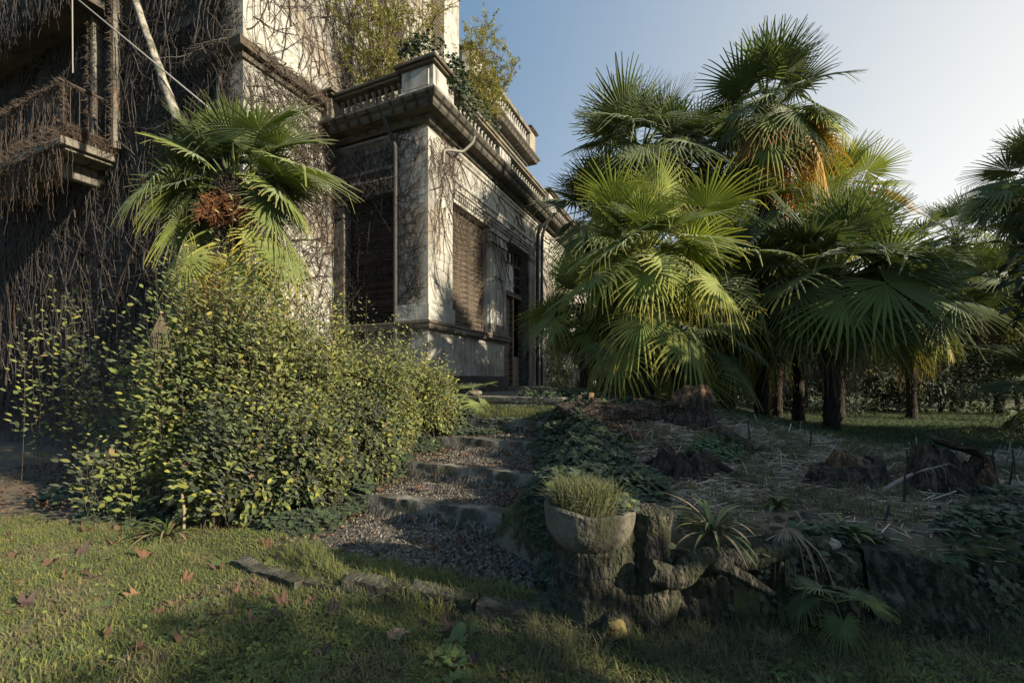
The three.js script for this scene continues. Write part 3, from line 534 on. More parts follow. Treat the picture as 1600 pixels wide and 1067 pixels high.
{ // creeper over the balcony rails and the two strips
  const X = tx - 0.88;
  const bristle = (b, p, q, n, len, r) => { for (let k = 0; k < n; k++) { const t = R(), c = [lerp(p[0], q[0], t), lerp(p[1], q[1], t), lerp(p[2], q[2], t)], d = [c[0] + rr(-len, len), c[1] + rr(-len * 1.2, len * 0.9), c[2] + rr(-len, len)], e = [d[0] + rr(-len, len) * 0.7, d[1] - rr(0, len) * 0.8, d[2] + rr(-len, len) * 0.7]; b.tube([c, d, e], r, r * 0.4, 3); } };
  creeper('dry_creeper', 'bristling rust brown creeper wrapped round the balcony railing', [
    ['stem', (b) => {
      bristle(b, [X, 7.45, -6.4], [X, 7.45, -11.4], 900, 0.1, 0.006); bristle(b, [X, 7.42, -6.42], [tx, 7.42, -6.42], 120, 0.06, 0.006); bristle(b, [X, 6.4, -6.42], [X, 7.45, -6.42], 260, 0.07, 0.006);
      bristle(b, [X, 6.55, -6.4], [tx - 0.05, 6.5, -6.38], 420, 0.16, 0.006); bristle(b, [X, 6.4, -6.4], [X, 6.2, -11.4], 900, 0.22, 0.007);
      for (let k = 0; k < 420; k++) { let z = rr(-11.4, -6.4), y = rr(6.1, 7.4), x = X + rr(-0.08, 0.1); const pts = []; let v = rr(-0.3, 0.3); for (let s = 0; s < rr(6, 20); s++) { pts.push([x, y, z]); y -= 0.09; z += v * 0.1 + rr(-0.03, 0.03); x += rr(-0.02, 0.02); } if (pts.length > 2) b.tube(pts, rr(0.004, 0.009), 0.003, 3); }
    }, M.vinePale]]);
  creeper('dry_creeper', 'dead creeper trailing over the deep eave at the top left corner', [
    ['stem', (b) => { for (let k = 0; k < 520; k++) { let z = rr(-12, -6.4), y = 9.9, x = tx - 0.92 + rr(-0.02, 0.05), v = rr(-0.4, 0.4); const pts = [[x + 0.3, 9.98, z]]; for (let s = 0; s < rr(4, 16); s++) { pts.push([x, y, z]); y -= 0.11; z += v * 0.1 + rr(-0.04, 0.04); x += rr(-0.02, 0.03); } b.tube(pts, rr(0.005, 0.012), 0.003, 3); }
      for (let k = 0; k < 420; k++) { let z = rr(-12, -6.4), x = tx - rr(0, 0.9), v = rr(-3, 3); const pts = []; for (let s = 0; s < rr(5, 14); s++) { pts.push([x, 9.735 - rr(0.0, 0.03), z]); x += Math.cos(v) * 0.1; z += Math.sin(v) * 0.1; v += rr(-0.4, 0.4); if (x > tx || x < tx - 0.75) break; } if (pts.length > 2) b.tube(pts, 0.008, 0.004, 3); } }, M.vineGrey]]);
  creeper('dry_creeper', 'short dry creeper shoots bristling from the two sunlit wall strips beside the balcony', [
    ['stem', (b) => { bristle(b, [tx - 0.25, 6.2, -6.12], [tx - 0.25, 12, -6.12], 420, 0.08, 0.006); bristle(b, [tx - 0.25, 6.2, -7.07], [tx - 0.25, 10, -7.07], 240, 0.08, 0.006); }, M.vinePale]]);
}
// pole, stay cable and rope against the shaded wall
{
  const P = (px, py, d) => [atX(px, d), atY(py, d), -d];
  const a = P(200, -30, 8.3), b = P(276, 185, 6.6), pts = []; for (let k = 0; k <= 16; k++) { const t = k / 16; pts.push([lerp(a[0], b[0], t) + 0.012 * nz(t * 6), lerp(a[1], b[1], t), lerp(a[2], b[2], t)]); }
  const tb = new TB(); tb.tube(pts, 0.05, 0.062, 10, null, 0.25);
  solo('leaning_pole', planarUV(tb.geo()), M.pole, 'pale peeling pole leaning down from the balcony wall behind the left palm', 'pole');
  const c = new TB(), e = P(110, -10, 8.0), f = P(330, 172, 6.4); c.tube([e, f], 0.014, 0.014, 5);
  solo('stay_cable', c.geo(), M.cable, 'taut grey cable slanting across the shaded wall above the left palm', 'cable');
  const g = new TB(); g.tube([P(112, -12, 8.45), P(113, 114, 8.45)], 0.011, 0.011, 5);
  solo('hanging_rope', g.geo(), M.cable, 'thin rope hanging straight down to the balcony railing', 'rope');
}

// ---------------------------------------------------------------- palms
// one fan leaf: petiole rising at angle `pitch`, then a pleated blade of free-tipped segments; gravity pulls along -y
function frondGeo(o) {
  const { pitch, R: rad = 1, span = 145, n = 36, droop = 0.2, tip = 0.2, cup = 0.1, pet = 0.8, bend = 0.5, extra = 0.15, curl = 0, age = 0, ragged = 0.06, close = 1 } = o;
  const tb = new TB();
  let ang = pitch, p = [0, 0, 0]; const pts = [p];
  for (let k = 0; k < 7; k++) { p = [0, p[1] + Math.sin(ang) * pet / 7, p[2] + Math.cos(ang) * pet / 7]; ang -= bend / 7; pts.push(p); }
  tb.tube(pts, 0.026, 0.012, 4, [1.5, 1.35, 1.4]);
  const f = V3(0, Math.sin(ang - extra), Math.cos(ang - extra)), u = V3(0, Math.cos(ang - extra), -Math.sin(ang - extra)), E = V3(...p);
  const warp = rr(0.02, 0.12), wph = rr(0, 6.28), rows = [0.03, 0.22, 0.44, 0.62, 0.8, 0.95, 1], dphi = 2 * span * D2R / n;
  for (let k = 0; k < n; k++) {
    const q = (k + 0.5) / n * 2 - 1, ph = q * span * D2R * close + rr(-0.012, 0.012), rk = rad * (0.86 + 0.14 * Math.cos(q * 2.2)) * (1 + rr(-ragged, ragged));
    const split = rr(0.42, 0.54), tp = tip * rr(0.5, 1.5) + (R() < ragged ? 0.5 : 0), w0 = Math.tan(dphi / 2 * close), lean = rr(-0.09, 0.09), snap = R() < 0.02 + ragged * 0.6 ? rr(0.45, 0.8) : 9, snapBy = rr(0.4, 1.1);
    if (R() < 0.025) continue;
    const tint = rr(0.82, 1.18), yel = age * rr(0.5, 1.3);
    let prev = null;
    rows.forEach((r, ri) => {
      const L = r * rk, c = Math.cos(ph + lean * Math.max(0, r - 0.4)), s = Math.sin(ph + lean * Math.max(0, r - 0.4));
      const up = cup * Math.abs(Math.sin(ph)) * L - curl * L * L + warp * Math.sin(ph * 2 + wph) * L, hw = L < split * rk ? L * w0 : split * rk * w0 * (r > 0.99 ? 0.2 : 1 - 0.5 * ss(split - 0.02, split + 0.22, r) - 0.2 * ss(0.6, 1, r));
      const g = droop * rad * r * r + tp * rad * Math.max(0, r - 0.62) ** 2 * 3.2 + (r > snap ? (r - snap) * rad * snapBy : 0), short = 1 - 0.25 * tp * Math.max(0, r - 0.6) * 2;
      const mk = (side, fold) => { const lx = c * side, ls = -s * side; return [E.x + s * L * short + lx, E.y + f.y * (c * L * short + ls) + u.y * (up + fold) - g, E.z + f.z * (c * L * short + ls) + u.z * (up + fold)]; };
      const col = (m) => { const y = Math.min(1, yel * ss(0.35, 1, r) + (r > 0.9 ? 0.35 : 0)); return [tint * m * lerp(1, 2.3, y), tint * m * lerp(1, 1.45, y), tint * m * lerp(1, 1.1, y)]; };
      const fold = hw * 0.55, a = mk(-hw, 0), b = mk(0, fold), d = mk(hw, 0);
      const row = [tb.vert(...a, col(1)), tb.vert(...b, col(1.12)), tb.vert(...d, col(0.92))];
      if (prev) { tb.i.push(prev[0], prev[1], row[0], row[0], prev[1], row[1], prev[1], prev[2], row[1], row[1], prev[2], row[2]); }
      prev = row;
    });
  }
  return tb.geo(true);
}
R = mulberry(202);
const CLASS = [   // from the spear leaves at the top to the hanging old ones
  { pitch: 1.45, R: 0.9, span: 95, droop: 0.010, tip: 0.017, cup: 0.55, pet: 0.75, bend: 0.1, extra: 0.0 },
  { pitch: 1.15, R: 1.0, span: 125, droop: 0.040, tip: 0.033, cup: 0.35, pet: 0.8, bend: 0.25, extra: 0.1 },
  { pitch: 0.85, R: 1.02, span: 140, droop: 0.060, tip: 0.066, cup: 0.2, pet: 0.85, bend: 0.4, extra: 0.25 },
  { pitch: 0.5, R: 1.05, span: 148, droop: 0.090, tip: 0.110, cup: 0.05, pet: 0.9, bend: 0.5, extra: 0.3 },
  { pitch: 0.2, R: 1.05, span: 150, droop: 0.125, tip: 0.165, cup: -0.08, pet: 0.9, bend: 0.6, extra: 0.35, age: 0.1 },
  { pitch: -0.15, R: 1.02, span: 150, droop: 0.140, tip: 0.193, cup: -0.2, pet: 0.9, bend: 0.6, extra: 0.35, age: 0.3 },
  { pitch: -0.5, R: 1.0, span: 150, droop: 0.125, tip: 0.193, cup: -0.3, pet: 0.85, bend: 0.5, extra: 0.3, age: 0.7, ragged: 0.1 },
  { pitch: -0.95, R: 0.95, span: 140, droop: 0.075, tip: 0.165, cup: -0.45, pet: 0.75, bend: 0.35, extra: 0.15, age: 0.8, ragged: 0.14, close: 0.8 },
];
const FR = CLASS.map((c) => [0, 1, 2, 3, 4].map((k) => frondGeo({ ...c, pitch: c.pitch + rr(-0.1, 0.1), droop: c.droop * rr(0.7, 1.3), R: c.R * rr(0.9, 1.08), n: 36 + k * 2 })));
const DEAD = [0, 1].map((k) => frondGeo({ pitch: -1.25, R: 0.85, span: 120, n: 26, droop: 0.1, tip: 0.5, cup: -0.7, pet: 0.6, bend: 0.2, extra: 0.05, ragged: 0.3, close: 0.5 }));
const trunkMat = std({ map: T.bark, color: new THREE.Color(0.42, 0.4, 0.38), bumpMap: T.rockBump, bumpScale: 0.03 });
function trunkGeo(h, r0, r1, lean, seed) {
  const n = Math.max(8, Math.round(h / 0.07)), m = 14, pos = [], idx = [], uv = [];
  for (let j = 0; j <= n; j++) for (let i = 0; i <= m; i++) {
    const t = j / n, a = i / m * Math.PI * 2, ia = i % m / m * Math.PI * 2, r = lerp(r0, r1, t) * (1 + 0.2 * fbm(Math.cos(ia) * 2 + seed, j * 0.35, Math.sin(ia) * 2) + 0.12 * ((j + i * 0.5) % 3 === 0 ? 1 : 0)) + 0.05 * Math.exp(-t * h * 5);
    pos.push(Math.cos(a) * r + lean[0] * t * t, t * h, Math.sin(a) * r + lean[1] * t * t); uv.push(a * 0.2, t * h);
  }
  for (let j = 0; j < n; j++) for (let i = 0; i < m; i++) { const a = j * (m + 1) + i, b = a + m + 1; idx.push(a, b, a + 1, a + 1, b, b + 1); }
  const g = new THREE.BufferGeometry(); g.setAttribute('position', new THREE.Float32BufferAttribute(pos, 3)); g.setAttribute('uv', new THREE.Float32BufferAttribute(uv, 2)); g.setIndex(idx); g.computeVertexNormals(); return g;
}
function palm(o) {
  R = mulberry(o.seed);
  const { X, Z, h, s = 1, n = 26, lean = [0, 0], dead = 4, tone = [M.palmDeep, M.palmMid], old = [M.palmMid], r = 0.11, from = 0, to = 7.6 } = o;
  const y0 = (o.y ?? H(X, Z)) - 0.06, t = thing('fan_palm', o.label, 'palm', [X, y0, Z], 0, o.group);
  part('trunk', trunkGeo(h, r * 1.15, r, lean, o.seed), trunkMat, t);
  const fb = new TB();      // shaggy fibre and the stubs of cut leaves
  for (let k = 0; k < 90 + h * 40; k++) {
    const q = Math.pow(R(), 0.7), a = rr(0, 6.28), y = q * h, rad = r * 1.15, c = Math.cos(a), e = Math.sin(a), lx = lean[0] * q * q, lz = lean[1] * q * q, out = rr(0.04, 0.16), l = rr(0.08, 0.26);
    if (R() < 0.4) fb.tube([[lx + c * rad * 0.8, y, lz + e * rad * 0.8], [lx + c * (rad + out * 0.7), y + l * 0.7, lz + e * (rad + out * 0.7)]], 0.016, 0.008, 4);
    else fb.tube([[lx + c * rad, y, lz + e * rad], [lx + c * (rad + out), y - l * 0.4, lz + e * (rad + out)], [lx + c * (rad + out * 1.1) + rr(-0.04, 0.04), y - l, lz + e * (rad + out * 1.1) + rr(-0.04, 0.04)]], 0.007, 0.003, 3);
  }
  part('fibre', fb.geo(), M.fibre, t).userData.kind = 'stuff';
  for (let k = 0; k < n; k++) {
    const q = k / (n - 1), cl = Math.min(7, Math.max(0, Math.floor(from + q * (to - from) + rr(-0.45, 0.45)))), az = (() => { let a = (k * 2.39996 + o.seed + rr(-0.25, 0.25)) % (2 * Math.PI); if (o.clearFront && cl >= 2 && Math.cos(a) > 0.55) a += Math.PI * (Math.sin(a) > 0 ? 0.45 : -0.45); return a; })();
    const mat = cl >= 6 ? pick(old) : pick(tone), f = part('frond', FR[cl][k % 5], mat, t), sc = s * rr(0.88, 1.1);
    f.position.set(lean[0] + Math.sin(az) * r * 0.6, h - q * 0.42 * s, lean[1] + Math.cos(az) * r * 0.6); f.rotation.set(0, az, 0); f.scale.set(sc * (R() < 0.5 ? -1 : 1), sc, sc); f.rotation.order = 'YXZ'; f.rotation.z = rr(-0.55, 0.55); f.rotation.x = rr(-0.28, 0.28);
  }
  for (let k = 0; k < dead; k++) {
    const az = rr(0, 6.28), f = part('dead_frond', DEAD[k % 2], pick([M.palmDry, o.rust ? M.palmRust : M.palmDry]), t), sc = s * rr(0.8, 1.05);
    f.position.set(lean[0], h - 0.45 * s - rr(0, 0.3), lean[1]); f.rotation.set(0, az, 0); f.scale.setScalar(sc);
  }
  if (o.plumes) for (const [az, yy, len] of o.plumes) {   // spent rust-coloured flower sprays
    const b = new TB(); const stem = []; for (let k = 0; k < 7; k++) { const q = k / 6; stem.push([lean[0] + Math.sin(az) * q * len, h + yy + 0.25 * Math.sin(q * 2.2) - q * q * len * 0.75, lean[1] + Math.cos(az) * q * len]); } b.tube(stem, 0.018, 0.006, 5);
    for (let k = 0; k < 190; k++) { const q = rr(0.2, 1), i = Math.min(5, Math.floor(q * 6)), c = stem[i], l = 0.32 * (1.15 - q * 0.5), d = [c[0] + rr(-l, l) * 0.6, c[1] + rr(-l, l * 0.3), c[2] + rr(-l, l) * 0.6]; b.tube([c, d], 0.007, 0.004, 3); for (let m = 0; m < 4; m++) b.tube([d, [d[0] + rr(-0.09, 0.09), d[1] + rr(-0.1, 0.05), d[2] + rr(-0.09, 0.09)]], 0.005, 0.003, 3); }
    part('flower_spray', b.geo(), M.rust ??= std({ color: new THREE.Color(0.19, 0.085, 0.037) }), t);
  }
  for (const [dx, dy, dz, cl, az, sc, mat, tilt = 0, roll = 0] of o.fans ?? []) { const f = part('frond', FR[cl][0], mat, t); f.position.set(lean[0] + dx, h + dy, lean[1] + dz); f.rotation.set(tilt, az, roll, 'YXZ'); f.scale.setScalar(sc); }
  return t;
}
const PX = (px, d) => [atX(px, d), -d];
function palmAt(px, d, crownY, o) { const [X, Z] = PX(px, d), y = H(X, Z); return palm({ X, Z, h: atY(crownY, d) - y, ...o }); }
const towards = (deg) => deg * D2R;       // 0 = towards the camera, 90 = to the right
palmAt(362, 6.3, 272, { seed: 3, n: 46, s: 0.62, dead: 1, to: 4.4, clearFront: true, tone: [M.palmDeep, M.palmMid, M.palmDeep], label: 'fan palm with rust brown flower sprays against the villa, rising from the shrubs', lean: [0.05, 0.05],
  plumes: [[-0.6, -0.55, 0.36], [0.95, -0.55, 0.5]], fans: [
    [0.2, 0, 0, 2, towards(95), 0.74, M.palmMid, 0, 0.3], [0.2, 0.05, -0.1, 1, towards(125), 0.78, M.palmMid], [-0.2, -0.1, 0.1, 4, towards(-62), 0.78, M.palmMid, 0, -0.4], [0.3, 0.0, 0.1, 2, towards(65), 0.78, M.palmMid, 0, 0.5], [0.3, -0.1, 0.0, 3, towards(85), 0.78, M.palmMid],
    [-0.15, -1.0, 0.15, 6, towards(-15), 0.6, M.palmLime], [0.4, -1.0, 0.1, 7, towards(35), 0.62, M.palmLime], [-0.35, -1.05, 0.1, 7, towards(-40), 0.62, M.palmGold], [0.1, -1.25, 0.15, 7, towards(10), 0.6, M.palmGold], [0.5, -0.85, 0.05, 6, towards(65), 0.6, M.palmMid],
    [0.05, -0.8, 0.1, 7, towards(-12), 0.51, M.palmLime], [0.3, -0.7, 0.05, 6, towards(58), 0.48, M.palmLime], [0.25, -0.95, 0.1, 7, towards(40), 0.51, M.palmLime], [-0.2, -0.85, 0.05, 7, towards(-45), 0.51, M.palmGold],
    [-0.1, -0.2, 0.05, 4, towards(-75), 0.70, M.palmMid], [-0.15, -0.45, 0, 5, towards(-85), 0.70, M.palmMid], [0.1, -0.15, 0, 4, towards(80), 0.70, M.palmMid], [-0.15, -0.75, 0.1, 6, towards(-65), 0.59, M.palmMid], [0.15, -0.45, 0.1, 5, towards(85), 0.61, M.palmMid]] });
palmAt(1000, 10.5, 232, { seed: 11, n: 48, s: 1.06, dead: 5, tone: [M.palmDeep, M.palmMid, M.palmDeep], old: [M.palmMid, M.palmDeep], label: 'tall dark green palm at the left of the palm clump, beside the villa' });
palmAt(1192, 10.0, 165, { seed: 17, n: 40, s: 0.92, dead: 4, to: 7, rust: true, lean: [0.1, 0], fans: [[0.2, -0.5, 0, 5, towards(80), 0.95, M.palmGold, 0, -0.3], [0.25, -0.75, 0.1, 6, towards(65), 1.0, M.palmGold], [0.2, -1.0, 0.1, 7, towards(40), 0.9, M.palmGold], [0.2, -1.1, 0.05, 7, towards(85), 0.9, M.palmRust], [0.1, -0.35, 0.15, 4, towards(60), 0.95, M.palmLime, 0, 0.4], [-0.1, -0.6, 0.15, 6, towards(-25), 0.9, M.palmMid], [-0.2, -0.9, 0.1, 7, towards(-60), 0.8, M.palmGold]], tone: [M.palmDeep, M.palmMid], old: [M.palmGold, M.palmMid, M.palmRust], label: 'tallest palm of the clump, with a skirt of orange and yellow old leaves' });
palmAt(940, 10.9, 335, { seed: 13, n: 32, s: 0.95, dead: 5, tone: [M.palmDeep, M.palmDeep, M.palmMid], label: 'dark palm at the left flank of the clump, against the end of the villa' });
palmAt(1140, 10.6, 345, { seed: 14, n: 34, s: 0.95, dead: 5, tone: [M.palmDeep], label: 'dark palm filling the heart of the clump below the tallest crown' });
palmAt(1248, 10.8, 355, { seed: 15, n: 34, s: 0.95, dead: 4, tone: [M.palmMid, M.palmDeep, M.palmLime], label: 'palm with upright fans right of the trunk of the tallest palm' });
palmAt(1425, 13.2, 475, { seed: 16, n: 30, s: 1.05, dead: 4, tone: [M.palmDeep], label: 'dark palm in the shade right of the thick trunked palm' });
palmAt(1100, 11.6, 250, { seed: 19, n: 30, s: 0.9, dead: 6, tone: [M.palmDeep], old: [M.palmMid], label: 'dark palm crammed between the two tallest palms' });
palmAt(1312, 12.2, 300, { seed: 23, n: 34, s: 0.95, dead: 4, tone: [M.palmLime, M.palmLime, M.palmGold], old: [M.palmGold], label: 'yellowing palm behind the clump at its right shoulder' });
palmAt(1010, 7.8, 385, { seed: 29, n: 50, s: 0.78, dead: 6, to: 6.6, tone: [M.palmMid, M.palmLime, M.palmMid], old: [M.palmMid], label: 'bright green palm in front of the clump, its fans catching the sun', fans: [
  [-0.2, 0.15, 0.2, 1, towards(-55), 0.85, M.palmLime, 0, 0.3], [0.05, 0.2, 0.2, 0, towards(10), 0.9, M.palmLime], [0.3, 0.1, 0.2, 2, towards(62), 0.95, M.palmLime, 0, -0.3], [0.4, -0.5, 0.3, 5, towards(50), 0.85, M.palmLime], [-0.1, -0.9, 0.2, 6, towards(-20), 0.8, M.palmMid], [-0.3, -0.4, 0.1, 4, towards(-70), 0.85, M.palmMid], [0.2, -1.2, 0.2, 6, towards(30), 0.85, M.palmMid], [-0.2, -1.4, 0.1, 6, towards(-50), 0.8, M.palmMid], [0.1, -1.3, 0.2, 7, towards(70), 0.8, M.palmMid]] });
palmAt(915, 9.0, 470, { seed: 31, n: 28, s: 0.72, dead: 4, tone: [M.palmDeep, M.palmMid], label: 'low palm pressed against the villa front beside the door' });
palmAt(985, 8.3, 525, { seed: 33, n: 22, s: 0.72, dead: 4, tone: [M.palmDeep, M.palmMid], label: 'squat palm filling the foot of the clump under the bright green palm' });
palmAt(1088, 8.8, 520, { seed: 35, n: 24, s: 0.8, dead: 5, tone: [M.palmDeep], label: 'squat dark palm at the foot of the clump above the crumbling log' });
palmAt(1130, 9.2, 420, { seed: 37, n: 34, s: 0.95, dead: 5, tone: [M.palmDeep, M.palmMid], label: 'half hidden palm in the middle of the clump' });
palmAt(1300, 8.7, 420, { seed: 41, n: 54, s: 1.08, dead: 8, r: 0.115, tone: [M.palmDeep, M.palmMid, M.palmDeep], to: 6.3, old: [M.palmDeep], label: 'dark palm with a thick trunk standing on the edge of the lawn' });
palmAt(1188, 11.0, 470, { seed: 43, n: 20, s: 1.0, dead: 5, tone: [M.palmDeep], label: 'shaded palm whose slim dark trunk stands left of the thick trunk' });
palmAt(1215, 12.4, 430, { seed: 44, n: 20, s: 1.0, dead: 3, tone: [M.palmDeep, M.palmMid], label: 'second slim trunked palm, deeper in the shade of the clump' });
palmAt(1640, 11.6, 275, { seed: 47, n: 44, s: 1.05, dead: 5, tone: [M.palmDeep], old: [M.palmDeep], label: 'tall nearly black palm leaning in at the right edge' });
palmAt(1493, 17, 365, { seed: 53, n: 24, s: 1.1, dead: 4, tone: [M.palmDeep, M.palmMid], label: 'distant palm with a bare trunk against the pale sky at right' });
palmAt(1562, 15, 440, { seed: 59, n: 32, s: 1.0, dead: 5, tone: [M.palmDeep, M.palmMid], label: 'broad palm in the wood below the tall black palm' });
palmAt(1430, 16, 470, { seed: 61, n: 22, s: 1.1, dead: 3, tone: [M.palmMid, M.palmDeep], label: 'sunlit palm in the wood between the clump and the right edge' });
palmAt(1665, 8.6, 600, { seed: 67, n: 16, s: 0.85, dead: 1, tone: [M.palmDeep], label: 'low young palm spreading in from the right edge over the lawn' });

// ---------------------------------------------------------------- shrubs and trees
function leafGeo(l, w, curl = 0.12, fold = 0.16) {
  const pos = [], idx = [], rows = [[0, 0.06], [0.28, 0.85], [0.58, 0.9], [0.85, 0.4], [1, 0.02]];
  rows.forEach(([t, k]) => { const y = -curl * l * t * t, h = w * 0.5 * k; pos.push(-h, y + fold * h, t * l, 0, y, t * l, h, y + fold * h, t * l); });
  for (let j = 0; j < rows.length - 1; j++) { const a = j * 3; idx.push(a, a + 3, a + 1, a + 1, a + 3, a + 4, a + 1, a + 4, a + 2, a + 2, a + 4, a + 5); }
  const g = new THREE.BufferGeometry(); g.setAttribute('position', new THREE.Float32BufferAttribute(pos, 3)); g.setIndex(idx); g.computeVertexNormals(); return g;
}
function ivyGeo(s) {   // five-pointed leaf
  const sh = [[0, 0], [0.42, 0.05], [0.34, 0.35], [0.55, 0.5], [0.24, 0.66], [0, 1.05], [-0.24, 0.66], [-0.55, 0.5], [-0.34, 0.35], [-0.42, 0.05]], pos = [0, 0.05 * s, 0.4 * s], idx = [];
  sh.forEach(([x, z]) => pos.push(x * s, -0.12 * s * Math.abs(x) - 0.08 * s * z * z, z * s));
  for (let k = 0; k < sh.length; k++) idx.push(0, 1 + k, 1 + (k + 1) % sh.length);
  const g = new THREE.BufferGeometry(); g.setAttribute('position', new THREE.Float32BufferAttribute(pos, 3)); g.setIndex(idx); g.computeVertexNormals(); return g;
}
class Leaves {   // gathers leaf placements for one InstancedMesh
  constructor() { this.m = []; this.c = []; }
  add(p, dir, up, s, c) {
    const z = dir.clone().normalize(), x = V3().crossVectors(up, z); if (x.lengthSq() < 1e-6) x.set(1, 0, 0); x.normalize(); const y = V3().crossVectors(z, x);
    this.m.push(new THREE.Matrix4().makeBasis(x.multiplyScalar(s), y.multiplyScalar(s), z.multiplyScalar(s)).setPosition(p[0], p[1], p[2])); this.c.push(c);
  }
  build(name, geo, mat, parent) {
    const im = new THREE.InstancedMesh(geo, mat, this.m.length), col = new THREE.Color(); im.name = parent ? name : numbered(name);
    this.m.forEach((m, k) => { im.setMatrixAt(k, m); im.setColorAt(k, col.setRGB(...this.c[k])); });
    im.userData.kind = 'stuff'; (parent ?? scene).add(im); return im;
  }
}
const rv = (s = 1) => V3(rr(-s, s), rr(-s, s), rr(-s, s));
const tone3 = (list, vary = 0.25) => { const a = pick(list), k = 1 + rr(-vary, vary); return mulc(a, k); };
const LG = { oval: leafGeo(0.064, 0.036), small: leafGeo(0.053, 0.028), narrow: leafGeo(0.085, 0.018, 0.2, 0.1), big: leafGeo(0.14, 0.075), wide: leafGeo(0.076, 0.046), wide2: leafGeo(0.11, 0.05), clump: leafGeo(0.26, 0.13), ivy: ivyGeo(0.062), ivyS: ivyGeo(0.045) };
const GREENS = [[0.165, 0.2, 0.038], [0.22, 0.25, 0.045], [0.13, 0.165, 0.038], [0.28, 0.29, 0.055], [0.085, 0.12, 0.032]];
const YELLOWS = [[0.38, 0.34, 0.04], [0.30, 0.31, 0.04]];
const BROWNS = [[0.2, 0.12, 0.06], [0.26, 0.17, 0.08]];
const DARKS = [[0.035, 0.055, 0.018], [0.05, 0.072, 0.022], [0.028, 0.045, 0.016]];
// upright shoots set with leaves, from the base of the bush to its outline
function shrub(o) {
  R = mulberry(o.seed);
  const { X, Z, h, rx, rz, n = 120, per = 46, leaf = LG.oval, tones = GREENS, up = 0.35, yellow = 0.04, first = 0.25 } = o, y0 = o.y ?? H(X, Z);
  const t = thing(o.name ?? 'leafy_shrub', o.label, o.category ?? 'shrub', [X, y0, Z], 0, o.group), st = new TB(), L = new Leaves();
  for (let k = 0; k < n; k++) {
    const a = rr(0, 6.28), q = Math.sqrt(R()), e = Math.pow(R(), 0.55), bx = Math.cos(a) * q * rx * 0.7, bz = Math.sin(a) * q * rz * 0.7;
    const ex = Math.cos(a) * rx * (0.25 + 0.8 * q) * Math.sqrt(1 - e * e * 0.75), ez = Math.sin(a) * rz * (0.25 + 0.8 * q) * Math.sqrt(1 - e * e * 0.75), ey = h * (0.12 + 0.9 * e) * rr(0.85, 1.1) * (R() < 0.12 ? rr(1.1, 1.25) : 1);
    const m = 9, pts = [], jx = rr(-0.1, 0.1), jz = rr(-0.1, 0.1), sag = R() < 0.3 ? rr(0, 0.35) : 0;
    for (let j = 0; j <= m; j++) { const s = j / m, w = Math.pow(s, 1 + up); pts.push([lerp(bx, ex, w) + jx * Math.sin(s * 3), ey * (s - sag * s * s * s * 0.6) , lerp(bz, ez, w) + jz * Math.sin(s * 3)]); }
    st.tube(pts, 0.006, 0.002, 3);
    const len = Math.round(per * (0.4 + 0.6 * e) * rr(0.7, 1.2)), ct = tone3(tones, 0.2), yl = R() < yellow;
    for (let j = 0; j < len; j++) {
      const s = first + (1 - first) * Math.pow(j / len, 0.8), f = s * m, i = Math.min(m - 1, Math.floor(f)), fr = f - i, p = [0, 1, 2].map((c) => lerp(pts[i][c], pts[i + 1][c], fr));
      const ax = V3(pts[i + 1][0] - pts[i][0], pts[i + 1][1] - pts[i][1], pts[i + 1][2] - pts[i][2]).normalize(), an = j * 2.4 + k, out = V3(Math.cos(an), 0.15, Math.sin(an)).addScaledVector(ax, 0.55).add(rv(0.35));
      const spread = rr(0, 0.12) * (o.loose ?? 1), pp = [p[0] + out.x * spread, p[1] + out.y * spread, p[2] + out.z * spread];
      L.add(pp, out, V3(0, 0.8, 0).addScaledVector(SUN, 0.8).add(rv(0.55)), rr(0.5, 1.3) * (1 - 0.4 * (s > 0.93)), yl && R() < 0.8 ? tone3(YELLOWS) : mulc(ct, rr(0.75, 1.3)));
    }
  }
  for (let k = 0; k < (o.fill ?? 0); k++) {   // leaves between the shoots, thickest near the outline
    const v = rv().normalize(), q = Math.pow(R(), 0.3) * (0.8 + 0.45 * nz(v.x * 3 + o.seed, v.y * 3, v.z * 3)), p = [v.x * rx * q, h * (0.42 + v.y * 0.44 * q), v.z * rz * q], out = v.clone().add(rv(0.9)); out.y -= 0.15;
    L.add(p, out, V3(0, 0.8, 0).addScaledVector(SUN, 0.9).add(rv(0.6)), rr(0.45, 1.45), R() < 0.03 ? tone3(BROWNS) : R() < yellow * 0.6 ? tone3(YELLOWS) : tone3(tones, 0.35));
  }
  part('stems', st.geo(), M.twig, t).userData.kind = 'stuff';
  L.build('foliage', leaf, M.leaf, t);
  return t;
}
const shrubAt = (px, d, topY, o) => { const [X, Z] = PX(px, d), y = H(X, Z); return shrub({ X, Z, h: atY(topY, d) - y, ...o }); };
// the big bank of shrubs in front of the villa
shrubAt(305, 5.35, 412, { seed: 301, fill: 7020, rx: 0.66, rz: 0.6, n: 150, per: 56, label: 'tall sunlit shrub at the left front of the bank of shrubs, below the palm' });
shrubAt(398, 5.35, 390, { seed: 302, fill: 10125, rx: 0.75, rz: 0.65, n: 180, per: 58, yellow: 0.08, label: 'dense bright shrub directly below the left palm' });
shrubAt(490, 5.8, 440, { seed: 303, fill: 11475, rx: 0.75, rz: 0.7, n: 170, per: 56, yellow: 0.1, leaf: LG.small, label: 'yellow green small leaved shrub right of the left palm' });
shrubAt(585, 6.3, 512, { seed: 304, fill: 11475, rx: 0.8, rz: 0.7, n: 170, per: 56, leaf: LG.small, label: 'sunlit shrub under the dark shutter of the end wall' });
shrubAt(662, 7.0, 548, { seed: 305, fill: 8100, rx: 0.62, rz: 0.6, n: 130, per: 52, leaf: LG.small, yellow: 0.1, label: 'shrub at the corner of the villa, reaching to the top of the steps' });
